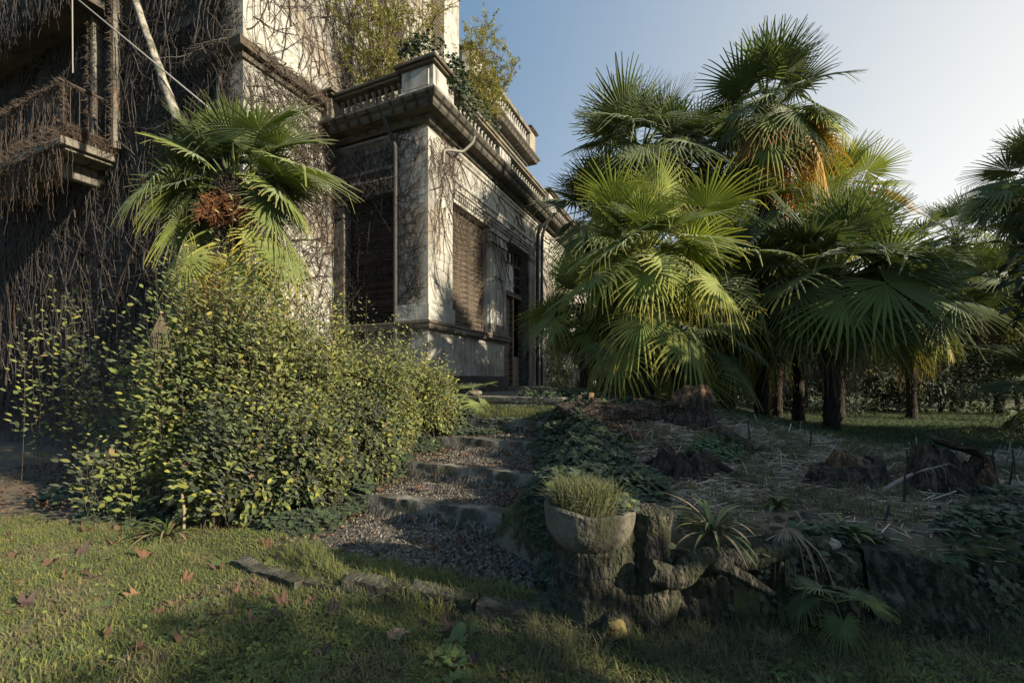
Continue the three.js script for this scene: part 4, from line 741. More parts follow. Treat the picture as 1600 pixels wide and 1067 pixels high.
shrubAt(372, 4.8, 640, { seed: 306, fill: 5670, rx: 0.72, rz: 0.45, n: 130, per: 50, leaf: LG.wide, tones: [...GREENS, ...DARKS], label: 'broad leaved front shrub spilling on to the lawn edge' });
shrubAt(455, 4.95, 610, { seed: 307, fill: 7425, rx: 0.75, rz: 0.5, n: 130, per: 50, tones: [...GREENS, ...DARKS], yellow: 0.06, label: 'front shrub beside the lower end of the gravel path' });
shrubAt(560, 5.6, 610, { seed: 308, fill: 7020, rx: 0.6, rz: 0.5, n: 110, per: 46, tones: [...GREENS, ...DARKS], label: 'shrub leaning over the left ends of the steps' });
shrubAt(195, 6.1, 470, { seed: 309, fill: 120, rx: 0.55, rz: 0.5, n: 24, per: 38, tones: DARKS.concat(GREENS), leaf: LG.wide, loose: 1.6, label: 'loose shady shrub against the creeper curtain' });
shrubAt(100, 7.0, 425, { seed: 310, fill: 60, rx: 0.8, rz: 0.6, n: 24, per: 40, tones: DARKS.concat(GREENS), leaf: LG.wide, loose: 1.8, label: 'tall straggling shrub at the far left before the dark wall' });
shrubAt(185, 5.0, 665, { seed: 311, fill: 120, rx: 0.6, rz: 0.45, n: 18, per: 36, tones: DARKS.concat(GREENS), leaf: LG.wide, loose: 1.5, label: 'low dark shrub at the left foot of the bank of shrubs' });
shrubAt(288, 5.2, 355, { seed: 312, rx: 0.12, rz: 0.12, n: 3, per: 34, first: 0.45, leaf: LG.big, tones: GREENS, loose: 0.4, label: 'single tall leafy shoot standing up in front of the left palm' });
shrubAt(205, 5.6, 430, { seed: 313, rx: 0.35, rz: 0.2, n: 6, per: 20, first: 0.4, leaf: LG.big, tones: GREENS, loose: 0.6, label: 'few large leaved shoots left of the palm leaves' });

// trees and bushes with clumped crowns
function leafTree(o) {
  R = mulberry(o.seed);
  const { X, Z, h, r, trunk = h * 0.35, clumps = 40, per = 70, leaf = LG.clump, tones = DARKS, mat = M.leaf, tr = 0.09, flat = 1, cr = 0.34 } = o, y0 = (o.y ?? H(X, Z)) - 0.05;
  const t = thing(o.name ?? 'broadleaf_tree', o.label, o.category ?? 'tree', [X, y0, Z], 0, o.group), w = new TB(), L = new Leaves();
  const cy = (h + trunk) / 2, ry = (h - trunk) / 2 * flat, cen = [];
  const stems = o.stems ?? 1;
  for (let k = 0; k < clumps; k++) { const d = rv().normalize().multiplyScalar(Math.pow(R(), 0.45)); cen.push([d.x * r, cy + d.y * ry, d.z * r]); }
  const bole = []; for (let k = 0; k <= 6; k++) bole.push([0.15 * nz(o.seed, k * 0.4) * k / 6, cy * k / 6, 0.15 * nz(k * 0.4, o.seed) * k / 6]);
  for (let q = 0; q < stems; q++) w.tube(stems > 1 ? bole.map((p, k) => [p[0] + Math.sin(q * 2.4) * k * 0.05, p[1], p[2] + Math.cos(q * 2.4) * k * 0.05]) : bole, tr, tr * 0.5, 7, null, 0.3);
  for (const c of cen) {
    const b = bole[2 + Math.floor(R() * 4)], mid = [lerp(b[0], c[0], 0.5) + rr(-0.1, 0.1), lerp(b[1], c[1], 0.6), lerp(b[2], c[2], 0.5) + rr(-0.1, 0.1)];
    w.tube([b, mid, c], tr * 0.3, tr * 0.06, 4);
    const ct = tone3(tones, 0.3), rc = r * cr * rr(0.6, 1.25);
    for (let k = 0; k < per; k++) { const d = rv().normalize(), rad = rc * Math.pow(R(), 0.4), dir = d.clone().add(rv(0.7)); dir.y -= 0.2; L.add([c[0] + d.x * rad, c[1] + d.y * rad * 0.75, c[2] + d.z * rad], dir, V3(0, 1, 0).add(rv(0.7)), rr(0.6, 1.3), mulc(ct, rr(0.7, 1.35))); }
  }
  part('trunk', w.geo(), M.barkV, t);
  L.build('crown', leaf, mat, t);
  return t;
}
const treeAt = (px, d, topY, o) => { const [X, Z] = PX(px, d), y = H(X, Z); return leafTree({ X, Z, h: atY(topY, d) - y, ...o }); };
const WOOD = [[0.05, 0.072, 0.02], [0.08, 0.105, 0.025], [0.12, 0.14, 0.03], [0.035, 0.055, 0.018]];
// wood behind the lawn
treeAt(1350, 19, 470, { seed: 401, r: 2.1, trunk: 0.5, clumps: 60, per: 80, tones: WOOD, label: 'dark bushy tree behind the thick trunked palm' });
treeAt(1455, 21, 455, { seed: 402, r: 2.2, trunk: 0.9, clumps: 46, per: 70, tones: WOOD, label: 'thin crowned tree in the wood with sky glinting through' });
treeAt(1545, 20, 440, { seed: 403, r: 2.2, trunk: 1.6, clumps: 40, per: 70, tones: WOOD, label: 'tree in the wood behind the broad palm' });
treeAt(1640, 18, 400, { seed: 404, r: 2.5, trunk: 1.2, clumps: 60, per: 80, tones: DARKS, label: 'dark tree closing the wood at the right edge' });
treeAt(1405, 18, 425, { seed: 411, r: 1.9, trunk: 0.5, clumps: 56, per: 80, tones: DARKS, label: 'tall dark tree of the wood right of the palm clump' });
treeAt(1505, 18.5, 425, { seed: 412, r: 1.8, trunk: 2.6, clumps: 36, per: 80, tones: WOOD, label: 'tree with a bare lower trunk behind the distant palm' });
treeAt(1592, 16.5, 405, { seed: 413, r: 1.7, trunk: 2.4, clumps: 40, per: 80, tones: DARKS, label: 'dark crowned tree at the right edge of the wood, light showing below its crown' });
treeAt(1260, 20, 470, { seed: 405, r: 2.1, trunk: 0.5, clumps: 50, per: 80, tones: WOOD, label: 'bushy tree seen between the palm trunks' });
treeAt(1150, 21, 500, { seed: 406, r: 2.1, trunk: 0.4, clumps: 46, per: 80, tones: WOOD, label: 'bushy tree in the gloom behind the middle of the palm clump' });
treeAt(1040, 22, 520, { seed: 407, r: 2.2, trunk: 0.4, clumps: 46, per: 80, tones: WOOD, label: 'tree behind the left side of the palm clump' });
treeAt(955, 20, 500, { seed: 408, r: 1.8, trunk: 0.4, clumps: 40, per: 80, tones: WOOD, label: 'small tree between the villa end and the palm clump' });
[[1300, 15.2, 535], [1385, 15.8, 500], [1470, 15.4, 545], [1560, 15.2, 520], [1650, 14.2, 490], [1225, 16.5, 560], [1130, 17, 560], [1015, 16, 555]].forEach(([px, d, ty], k) => treeAt(px, d, ty, { name: 'wood_bush', category: 'bush', seed: 420 + k, r: 1.35 + 0.3 * (k % 3), trunk: 0.05, tr: 0.03, stems: 4, clumps: 30 + 8 * (k % 3), per: 90, leaf: k % 2 ? LG.big : LG.wide2, cr: 0.42, tones: DARKS,
  label: ['shadowy bush at the lawn edge right of the thick palm trunk', 'shadowy bush under the tall wood, second from the thick palm trunk', 'bush at the lawn edge below the distant palm', 'bush at the lawn edge below the broad palm', 'dark bush at the lawn edge by the right border', 'bush behind the slim palm trunks', 'bush in the dark below the middle of the palm clump', 'bush behind the foot of the bright green palm'][k] }));
// far woodland closing the horizon
{
  R = mulberry(440); const L = new Leaves(), g = leafGeo(1.1, 0.6);
  for (let k = 0; k < 9000; k++) { const a = rr(-1.25, 1.25), d = rr(42, 60), top = 4.5 + 3.5 * fbm(a * 9, d * 0.05) + 1.2 * nz(a * 40), y = top * Math.sqrt(R()); L.add([Math.sin(a) * d, y, -Math.cos(a) * d], rv(), V3(0, 1, 0).add(rv(0.8)), rr(0.6, 1.3), tone3(WOOD, 0.3)); }
  tag(L.build('distant_wood', g, M.leaf), 'far woodland seen only through gaps between trunks', 'woodland');
}
// evergreens added out of view at right, sized to shade the path and the bank
[[8.8, 3.5, 4.7], [8.9, 0.5, 3.65], [8.5, -0.6, 3.7], [8.6, -1.4, 4.05], [8.7, -2.5, 4.3], [8.8, -4.2, 4.7], [9.4, -5.8, 5.0], [10.7, -7.4, 6.5]].forEach(([X, Z, h], k) => leafTree({ name: 'added_evergreen', seed: 460 + k, X, Z, y: 0.3, h, r: 1.35, trunk: 0.3, clumps: 80, per: 60, tones: DARKS, cr: 0.42, label: 'dense evergreen tree added out of view beyond the right edge to cast shade', group: 'evergreens added beyond the right edge for their shade' }));
// saplings that have seeded on the roof terrace
{
  const sap = (seed, px, d, y, tips, label) => {
    R = mulberry(seed); const b0 = [atX(px, d), y, -d], t = thing('roof_sapling', label, 'sapling', b0), w = new TB(), L = new Leaves(), tn = [[0.34, 0.32, 0.06], [0.26, 0.27, 0.05], [0.4, 0.32, 0.07], [0.2, 0.22, 0.05]];
    for (const [tx2, ty2, dz] of tips) {
      const e = [atX(tx2, d) - b0[0], atY(ty2, d) - y, dz], m = 10, pts = []; for (let k = 0; k <= m; k++) { const q = k / m; pts.push([e[0] * Math.pow(q, 1.25) + 0.05 * nz(k, tx2), e[1] * q, e[2] * q + 0.06 * nz(tx2, k)]); } w.tube(pts, 0.03, 0.006, 5);
      for (let k = 3; k <= m; k++) for (let q = 0; q < 5; q++) {
        const p = pts[k], l = rr(0.25, 0.75) * (1.3 - k / m * 0.6), v = V3(rr(-1, 1), rr(0.1, 1), rr(-1, 1)).normalize(), tw = [p, [p[0] + v.x * l * 0.5, p[1] + v.y * l * 0.5, p[2] + v.z * l * 0.5], [p[0] + v.x * l, p[1] + v.y * l - 0.08, p[2] + v.z * l]]; w.tube(tw, 0.008, 0.003, 3);
        for (let s = 0; s < 26; s++) { const f = rr(0.25, 1), pp = [p[0] + v.x * l * f + rr(-0.05, 0.05), p[1] + v.y * l * f + rr(-0.05, 0.05), p[2] + v.z * l * f + rr(-0.05, 0.05)]; if (R() < (o2 ? 0.9 : 0.75)) L.add(pp, v.clone().add(rv(0.9)).add(V3(0, -0.3, 0)), V3(0, 1, 0).add(rv(0.6)), rr(0.8, 1.6), tone3(tn)); }
      }
    }
    part('stems', w.geo(), M.twig, t); L.build('foliage', LG.narrow, M.leaf, t);
  };
  let o2 = false;
  sap(501, 588, 9.8, 7.05, [[520, -20, 0.2], [560, -60, -0.3], [600, -60, 0.2], [640, -40, 0.3], [660, 10, -0.3], [585, -30, 0.4], [690, 30, 0.2], [618, 40, 0.4]], 'many stemmed sapling with thin yellowish leaves growing behind the roof balustrade');
  o2 = true;
  sap(502, 738, 11.6, 7.75, [[735, 60, 0.1], [765, 42, 0], [790, 85, 0.2], [800, 105, -0.2], [780, 125, 0.1], [755, 80, 0.3], [748, 140, 0.2]], 'sapling leaning out over the balustrade against the blue sky');
}

// ---------------------------------------------------------------- ivy, grass and litter
function tuftGeo(n, h, spread, w, seed) {
  const r = mulberry(seed), pos = [], idx = [];
  for (let k = 0; k < n; k++) {
    const a = r() * 6.28, q = r() * spread * 0.4, L = h * (0.55 + 0.6 * r()), out = spread * (0.3 + r()), bx = Math.cos(a) * q, bz = Math.sin(a) * q, px = -Math.sin(a) * w, pz = Math.cos(a) * w, o = pos.length / 3;
    const mid = [bx + Math.cos(a) * out * 0.3, L * 0.62, bz + Math.sin(a) * out * 0.3], tip = [bx + Math.cos(a) * out, L * (0.75 + 0.25 * r()), bz + Math.sin(a) * out];
    pos.push(bx - px, -0.01, bz - pz, bx + px, -0.01, bz + pz, mid[0] - px * 0.8, mid[1], mid[2] - pz * 0.8, mid[0] + px * 0.8, mid[1], mid[2] + pz * 0.8, ...tip);
    idx.push(o, o + 1, o + 2, o + 1, o + 3, o + 2, o + 2, o + 3, o + 4);
  }
  const g = new THREE.BufferGeometry(); g.setAttribute('position', new THREE.Float32BufferAttribute(pos, 3)); g.setIndex(idx); const f = g.toNonIndexed(); f.computeVertexNormals(); return f;
}
const up = V3(0, 1, 0);
function scatter(n, x0, x1, d0, d1, fn) { for (let k = 0; k < n; k++) { const d = Math.sqrt(lerp(d0 * d0, d1 * d1, R())), X = rr(x0, x1); if (Math.abs(X) > d * 1.25 + 0.4) continue; fn(X, -d, d, ...toLocal(X, -d)); } }
const frontLawn = (X, d, x, z) => { const n = nz(X * 1.3, 7, d * 1.3) * 0.25; if (X > 0.5 && d > 2.78) return 0; if (z > 1.3 && z < 3.4 + 0.8 * wide(x) && x > -4.5 + n) return 0.12 * ss(-4.2, -4.6, x); if (z <= 1.3) return ss(4.7, 3.6, d + n * 2 + 0.2 * X * 0.5) ; return 1; };
R = mulberry(601);
{
  const short = new Leaves(), tall = new Leaves(), clover = new Leaves(), gt = [[0.13, 0.165, 0.032], [0.18, 0.205, 0.038], [0.095, 0.13, 0.028], [0.25, 0.235, 0.06]], dryT = [[0.27, 0.22, 0.11], [0.2, 0.16, 0.075]];
  scatter(74000, -6.5, 6, 1.75, 5.2, (X, Z, d, x, z) => { if (R() > frontLawn(X, d, x, z)) return; const dry = nz(X * 1.7, 2, Z * 1.7) > 0.12 && R() < 0.55; short.add([X, H(X, Z), Z], V3(rr(-1, 1), rr(-0.2, 0.2), rr(-1, 1)), V3(rr(-0.25, 0.25), 1, rr(-0.25, 0.25)), rr(0.6, 1.3) * (0.75 + 0.5 * (nz(X * 2.7, 9, Z * 2.7) + 0.5)), tone3(dry ? dryT : gt, 0.3)); });
  scatter(26000, -5.5, 3.5, 1.75, 4.6, (X, Z, d, x, z) => { if (R() > frontLawn(X, d, x, z) || nz(X * 2.1, 5, Z * 2.1) < -0.05) return; clover.add([X, H(X, Z) + rr(0.012, 0.04), Z], V3(rr(-1, 1), rr(-0.1, 0.3), rr(-1, 1)), V3(rr(-0.5, 0.5), 1, rr(-0.5, 0.5)), rr(0.6, 1.4), tone3([[0.14, 0.185, 0.032], [0.2, 0.235, 0.04], [0.10, 0.145, 0.03]])); });
  for (let k = 0; k < 170; k++) { const d = rr(1.9, 4.4), X = rr(-1.15, 1.0) * d; if (R() > frontLawn(X, d, ...toLocal(X, -d))) continue; const g = tone3([[0.10, 0.15, 0.03], [0.14, 0.18, 0.04], [0.08, 0.12, 0.03]]); for (let j = 0; j < 9; j++) { const a = j * 2.4 + k, q = 0.02 + 0.004 * j; clover.add([X + Math.cos(a) * q, H(X, -d) + 0.02, -d + Math.sin(a) * q], V3(Math.cos(a), rr(0.1, 0.7), Math.sin(a)), up, rr(1.6, 3.2), mulc(g, rr(0.8, 1.2))); } }
  // lawn behind the bank
  scatter(26000, 1.5, 20, 6.2, 15.5, (X, Z, d, x, z) => { const n = nz(X * 0.9, 3, Z * 0.9); if (z < 4.2 || d + 0.25 * X + n < 7.2) return; short.add([X, H(X, Z), Z], V3(rr(-1, 1), 0, rr(-1, 1)), V3(rr(-0.2, 0.2), 1, rr(-0.2, 0.2)), rr(1.2, 2.6), tone3([[0.06, 0.10, 0.02], [0.08, 0.12, 0.022], [0.05, 0.085, 0.02]])); });
  // grass of the landing before the terrace and along the kerb
  scatter(7000, -2.6, 2.2, 5.5, 8.6, (X, Z, d, x, z) => { if (x < -0.95 || x > -0.3 || z < 0.6 || z > 3.4) return; tall.add([X, H(X, Z) + 0.03, Z], V3(rr(-1, 1), 0, rr(-1, 1)), V3(rr(-0.2, 0.2), 1, rr(-0.2, 0.2)), rr(0.4, 0.8), tone3([[0.14, 0.17, 0.03], [0.10, 0.13, 0.025]])); });
  scatter(2600, -2.4, 0.6, 3.0, 4.2, (X, Z, d, x, z) => { if (x < -4.85 || x > -4.45 || z < 1.2 || nz(X * 2, 1, Z * 2) < -0.1) return; tall.add([X, H(X, Z) + 0.01, Z], V3(rr(-1, 1), 0, rr(-1, 1)), V3(rr(-0.3, 0.3), 1, rr(-0.3, 0.3)), rr(0.35, 0.8), tone3(gt)); });
  // long grass along the foot of the bark wall
  scatter(8000, 0.1, 6, 2.2, 2.86, (X, Z, d) => { if (R() > ss(2.2, 2.7, d) * (0.35 + nz(X * 2.3, 3, Z))) return; tall.add([X, H(X, Z), Z], V3(rr(-1, 1), 0, rr(-1, 1)), V3(rr(-0.3, 0.3), 1, rr(-0.1, 0.4)), rr(0.3, 0.8), tone3([[0.075, 0.095, 0.024], [0.10, 0.115, 0.03], [0.15, 0.14, 0.06]])); });
  scatter(3600, -0.7, 0.75, 2.6, 4.3, (X, Z, d, x, z) => { if (z < 3.3 + 0.85 * wide(x) || R() > 0.4 + nz(X * 3, 2, Z * 3)) return; tall.add([X, H(X, Z), Z], V3(rr(-1, 1), 0, rr(-1, 1)), V3(rr(-0.5, 0.3), 1, rr(-0.1, 0.5)), rr(0.3, 0.7), tone3([[0.07, 0.095, 0.026], [0.10, 0.115, 0.032], [0.15, 0.14, 0.065]])); });
  // sparse blades on the bank
  scatter(9000, 0.5, 6, 2.9, 8, (X, Z, d, x, z) => { if (z < 3.4 || nz(X * 1.6, 8, Z * 1.6) < 0.08) return; tall.add([X, H(X, Z), Z], V3(rr(-1, 1), 0, rr(-1, 1)), V3(rr(-0.4, 0.4), 1, rr(-0.4, 0.4)), rr(0.3, 0.7), tone3([[0.09, 0.12, 0.024], [0.16, 0.155, 0.05], [0.2, 0.165, 0.08]])); });
  tag(short.build('short_grass', tuftGeo(9, 0.055, 0.05, 0.0028, 1), M.grass), 'short green and straw coloured turf of the lawns', 'grass');
  tag(tall.build('long_grass', tuftGeo(14, 0.2, 0.13, 0.0032, 2), M.grass), 'longer grass along the kerb, the bark wall and the landing', 'grass');
  tag(clover.build('clover', ivyGeo(0.024), M.ivy), 'small round leaved weeds in the turf', 'weeds');
}
R = mulberry(611);
{ // ivy over the ground beside the path, the bank and the piers
  const iv = new Leaves(), IV = [[0.03, 0.055, 0.02], [0.04, 0.07, 0.022], [0.055, 0.09, 0.026], [0.024, 0.042, 0.016]];
  const put = (n, cx, cd, rx, rd, hh, tones = IV, sc = 1) => { for (let k = 0; k < n; k++) { const a = rr(0, 6.28), q = Math.sqrt(R()), X = cx + Math.cos(a) * q * rx, d = cd + Math.sin(a) * q * rd, top = hh * Math.sqrt(1 - q * q) * (0.75 + 0.5 * nz(X * 4, 2, d * 4)); iv.add([X, H(X, -d) + 0.02 + Math.max(0, top) * Math.pow(R(), 0.4), -d], V3(rr(-1, 1), rr(-0.7, 0.3), rr(-1, 1) + 0.5), V3(rr(-0.6, 0.6), 1, rr(-0.3, 0.9)), rr(0.6, 1.3) * sc, tone3(tones, 0.3)); } };
  put(2200, -2.1, 5.2, 0.5, 0.42, 0.28); put(2200, -1.8, 6.0, 0.42, 0.42, 0.32); put(1800, -1.45, 6.8, 0.4, 0.45, 0.28); put(1400, -2.2, 4.6, 0.45, 0.25, 0.22); put(1200, -1.0, 7.2, 0.5, 0.4, 0.25); put(1200, -0.4, 6.95, 0.7, 0.2, 0.12);
  put(2600, 0.85, 5.0, 0.55, 0.7, 0.36); put(2600, 0.95, 4.2, 0.5, 0.6, 0.34); put(2000, 0.75, 5.9, 0.5, 0.6, 0.4); put(1800, 0.4, 3.95, 0.3, 0.42, 0.3); put(1300, 0.42, 3.35, 0.2, 0.3, 0.3); put(300, 0.22, 2.95, 0.1, 0.15, 0.1); put(900, 0.9, 6.7, 0.6, 0.5, 0.3);
  put(500, 2.4, 5.2, 0.35, 0.25, 0.12, [[0.05, 0.11, 0.03], [0.06, 0.13, 0.035]]); put(500, 3.2, 6.5, 0.8, 0.4, 0.1); put(900, 3.4, 3.0, 0.5, 0.25, 0.15); put(700, 4.2, 3.4, 0.5, 0.4, 0.2); put(600, 2.2, 2.95, 0.3, 0.12, 0.08);
  put(700, -4.2, 5.2, 0.9, 0.5, 0.25); put(900, -5.4, 6.4, 1.2, 0.9, 0.3); put(900, 0.6, 8.0, 0.7, 0.6, 0.35); put(800, 1.6, 7.4, 0.9, 0.6, 0.25);
  for (let k = 0; k < 900; k++) { const X = rr(0.95, 4.3), b = R() < 0.5, n = nz(X * 3, 5); if (n < -0.05) continue; const y = (b ? rr(0.42, 0.56) : rr(0.05, 0.5)) - 0.2 * ss(2.5, 3.2, X); iv.add([X, y, -rr(2.74, b ? 2.95 : 2.82)], V3(rr(-1, 1), rr(-1, 0.1), rr(0, 1)), V3(rr(-0.5, 0.5), 0.7, 0.9), rr(0.35, 1.0), tone3([[0.05, 0.065, 0.024], [0.075, 0.085, 0.03], [0.035, 0.05, 0.02]], 0.3)); }
  tag(iv.build('ivy', LG.ivy, M.ivy), 'dark ivy spreading over the ground beside the garden path', 'ivy');
  const top = new Leaves();
  const onV = (x0, x1, y0, y1, z0, z1, n) => { for (let k = 0; k < n; k++) { const [X, Z] = toWorld(rr(x0, x1), rr(z0, z1)); top.add([X, rr(y0, y1), Z], V3(rr(-1, 1), rr(-1, 0.3), rr(-0.4, 1)), V3(rr(-0.6, 0.9), 1, rr(-0.2, 1)), rr(0.7, 1.4), tone3(IV, 0.35)); } };
  onV(-0.5, 0.5, 8.02, 8.14, -0.5, 0.5, 420); onV(0.1, 0.6, 7.4, 8.1, 0.4, 0.6, 420); onV(0.5, 1.3, 7.3, 8.0, 0.35, 0.5, 420); onV(-0.5, -0.35, 7.9, 8.1, -0.4, 0.3, 120); onV(1.3, 2.4, 7.6, 7.95, 0.3, 0.5, 160);
  tag(top.build('ivy', LG.ivy, M.ivy), 'ivy hanging over the corner pier of the roof balustrade', 'ivy');
  const wall = new Leaves();
  for (let k = 0; k < 3600; k++) { const x = rr(6.9, 9.6), [X, Z] = toWorld(x, 0.06 + rr(0, 0.22)); const y = 1.3 + 5 * Math.pow(R(), 1.3); if (nz(x * 1.6, y * 0.9) < -0.25) continue; wall.add([X, y, Z], V3(rr(-1, 1), rr(-1, 0.3), rr(0, 1)), V3(1, 0.4, 0.3).add(rv(0.5)), rr(0.8, 1.5), tone3([[0.09, 0.12, 0.03], [0.06, 0.09, 0.025], [0.14, 0.15, 0.04]], 0.3)); }
  tag(wall.build('ivy', LG.ivy, M.ivy), 'pale ivy climbing the villa wall right of the door', 'ivy');
}
R = mulberry(621);
{ // straw, twigs and crumbled leaves
  const straw = new Leaves(), crumbs = new Leaves(), stones = new Leaves(), sg = new THREE.BoxGeometry(0.006, 0.003, 0.16).translate(0, 0, 0.05), cg = leafGeo(0.05, 0.034, 0.5, 0.6), pg = new THREE.IcosahedronGeometry(0.011, 0);
  const ST = [[0.48, 0.41, 0.29], [0.34, 0.28, 0.19], [0.19, 0.15, 0.10], [0.56, 0.49, 0.37]], LT = [[0.15, 0.085, 0.045], [0.10, 0.06, 0.035], [0.19, 0.115, 0.06], [0.065, 0.042, 0.03]];
  scatter(62000, 0.6, 8, 2.92, 8.5, (X, Z, d, x, z) => { const n = nz(X * 0.9, 4, Z * 0.9) + nz(X * 3, 1, Z * 3) * 0.5; if (z < 3.4 || R() > 0.8 + n || d + 0.25 * X > 8.2) return; straw.add([X, H(X, Z) + rr(0.004, 0.03), Z], V3(rr(-1, 1), rr(-0.15, 0.15), rr(-1, 1)), V3(rr(-0.3, 0.3), 1, rr(-0.3, 0.3)), rr(0.3, 1.5) * (d < 4 ? 0.8 : 1.1), tone3(ST, 0.35)); });
  scatter(8000, 0.7, 8, 2.98, 8.5, (X, Z, d, x, z) => { if (z < 3.4 || d + 0.25 * X > 8.4) return; crumbs.add([X, H(X, Z) + 0.012, Z], V3(rr(-1, 1), rr(-0.3, 0.3), rr(-1, 1)), V3(rr(-0.6, 0.6), 1, rr(-0.6, 0.6)), rr(0.4, 1.1), tone3(LT, 0.3)); });
  scatter(9000, -3.4, 1.2, 3.2, 7.4, (X, Z, d, x, z) => { if (z < 1.2 || z > 3.5 + 0.6 * wide(x) || x < -4.4 || x > -0.95) return; const edge = ss(1.0, 0.35, Math.abs(z - 2.3)); if (R() < edge * 0.8) return; crumbs.add([X, pathH(x) + 0.015, Z], V3(rr(-1, 1), rr(-0.3, 0.3), rr(-1, 1)), V3(rr(-0.6, 0.6), 1, rr(-0.6, 0.6)), rr(0.4, 1.3), tone3(LT, 0.3)); });
  scatter(9000, -9, -1.3, 4.0, 10, (X, Z, d, x, z) => { if (z > 1.3 || R() > 0.55) return; crumbs.add([X, H(X, Z) + 0.012, Z], V3(rr(-1, 1), rr(-0.3, 0.3), rr(-1, 1)), V3(rr(-0.6, 0.6), 1, rr(-0.6, 0.6)), rr(0.6, 1.7), tone3(LT, 0.3)); });
  scatter(26000, -3.4, 1.2, 3.1, 7.6, (X, Z, d, x, z) => { if (z < 1.45 - 0.1 * wide(x) || z > 3.2 + 0.75 * wide(x) || x < -4.4 || x > -0.3 || R() > 0.75) return; stones.add([X, pathH(x) + 0.022 * nz(X * 5, 0, Z * 5) + rr(0.0, 0.006), Z], rv(), up, rr(0.35, 1.15), tone3([[0.16, 0.145, 0.115], [0.09, 0.082, 0.067], [0.26, 0.235, 0.19], [0.05, 0.045, 0.037]], 0.3)); });
  scatter(1500, -0.6, 0.25, 3.25, 4.2, (X, Z, d, x, z) => { if (x < -4.4 || x > -3.5 || z < 2.2 || z > 4) return; stones.add([X, pathH(x) + 0.02, Z], rv(), up, rr(0.7, 2.2), tone3([[0.14, 0.125, 0.1], [0.08, 0.072, 0.06], [0.045, 0.04, 0.034]], 0.3)); });
  const clods = new Leaves(); scatter(5200, 0.6, 8, 2.9, 8.3, (X, Z, d, x, z) => { if (z < 3.3 || d + 0.25 * X > 8.2 || nz(X * 1.4, 6, Z * 1.4) < -0.1) return; clods.add([X, H(X, Z), Z], rv(), up.clone().add(rv(0.4)), rr(0.4, 2.2) * (R() < 0.05 ? 2 : 1), tone3([[0.085, 0.065, 0.047], [0.055, 0.043, 0.033], [0.12, 0.095, 0.07]], 0.3)); });
  tag(clods.build('soil_clods', rough(new THREE.IcosahedronGeometry(0.02, 1).scale(1.2, 0.7, 1), 0.012, 40, 3), M.matte), 'crumbled clods of dark soil over the raised bank', 'soil');
  const bits = new Leaves(); scatter(5200, -6, 2.5, 1.8, 5, (X, Z, d, x, z) => { if (R() > frontLawn(X, d, x, z) || nz(X * 1.1, 3, Z * 1.1) < -0.1) return; bits.add([X, H(X, Z) + rr(0.008, 0.03), Z], V3(rr(-1, 1), rr(-0.4, 0.4), rr(-1, 1)), V3(rr(-0.7, 0.7), 1, rr(-0.7, 0.7)), rr(0.25, 1.1), tone3(LT, 0.35)); });
  tag(bits.build('leaf_litter', cg, M.dryLeaf), 'small broken bits of brown leaf scattered in the lawn', 'leaf litter');
  tag(straw.build('dry_straw', sg, M.matte), 'dry straw and palm strips strewn over the raised bank', 'straw');
  tag(crumbs.build('leaf_litter', cg, M.dryLeaf), 'brown crumbled leaf litter on the path edges and under the shrubs', 'leaf litter');
  tag(stones.build('gravel', pg, M.matte), 'loose pale gravel on the treads of the garden path', 'gravel');
}
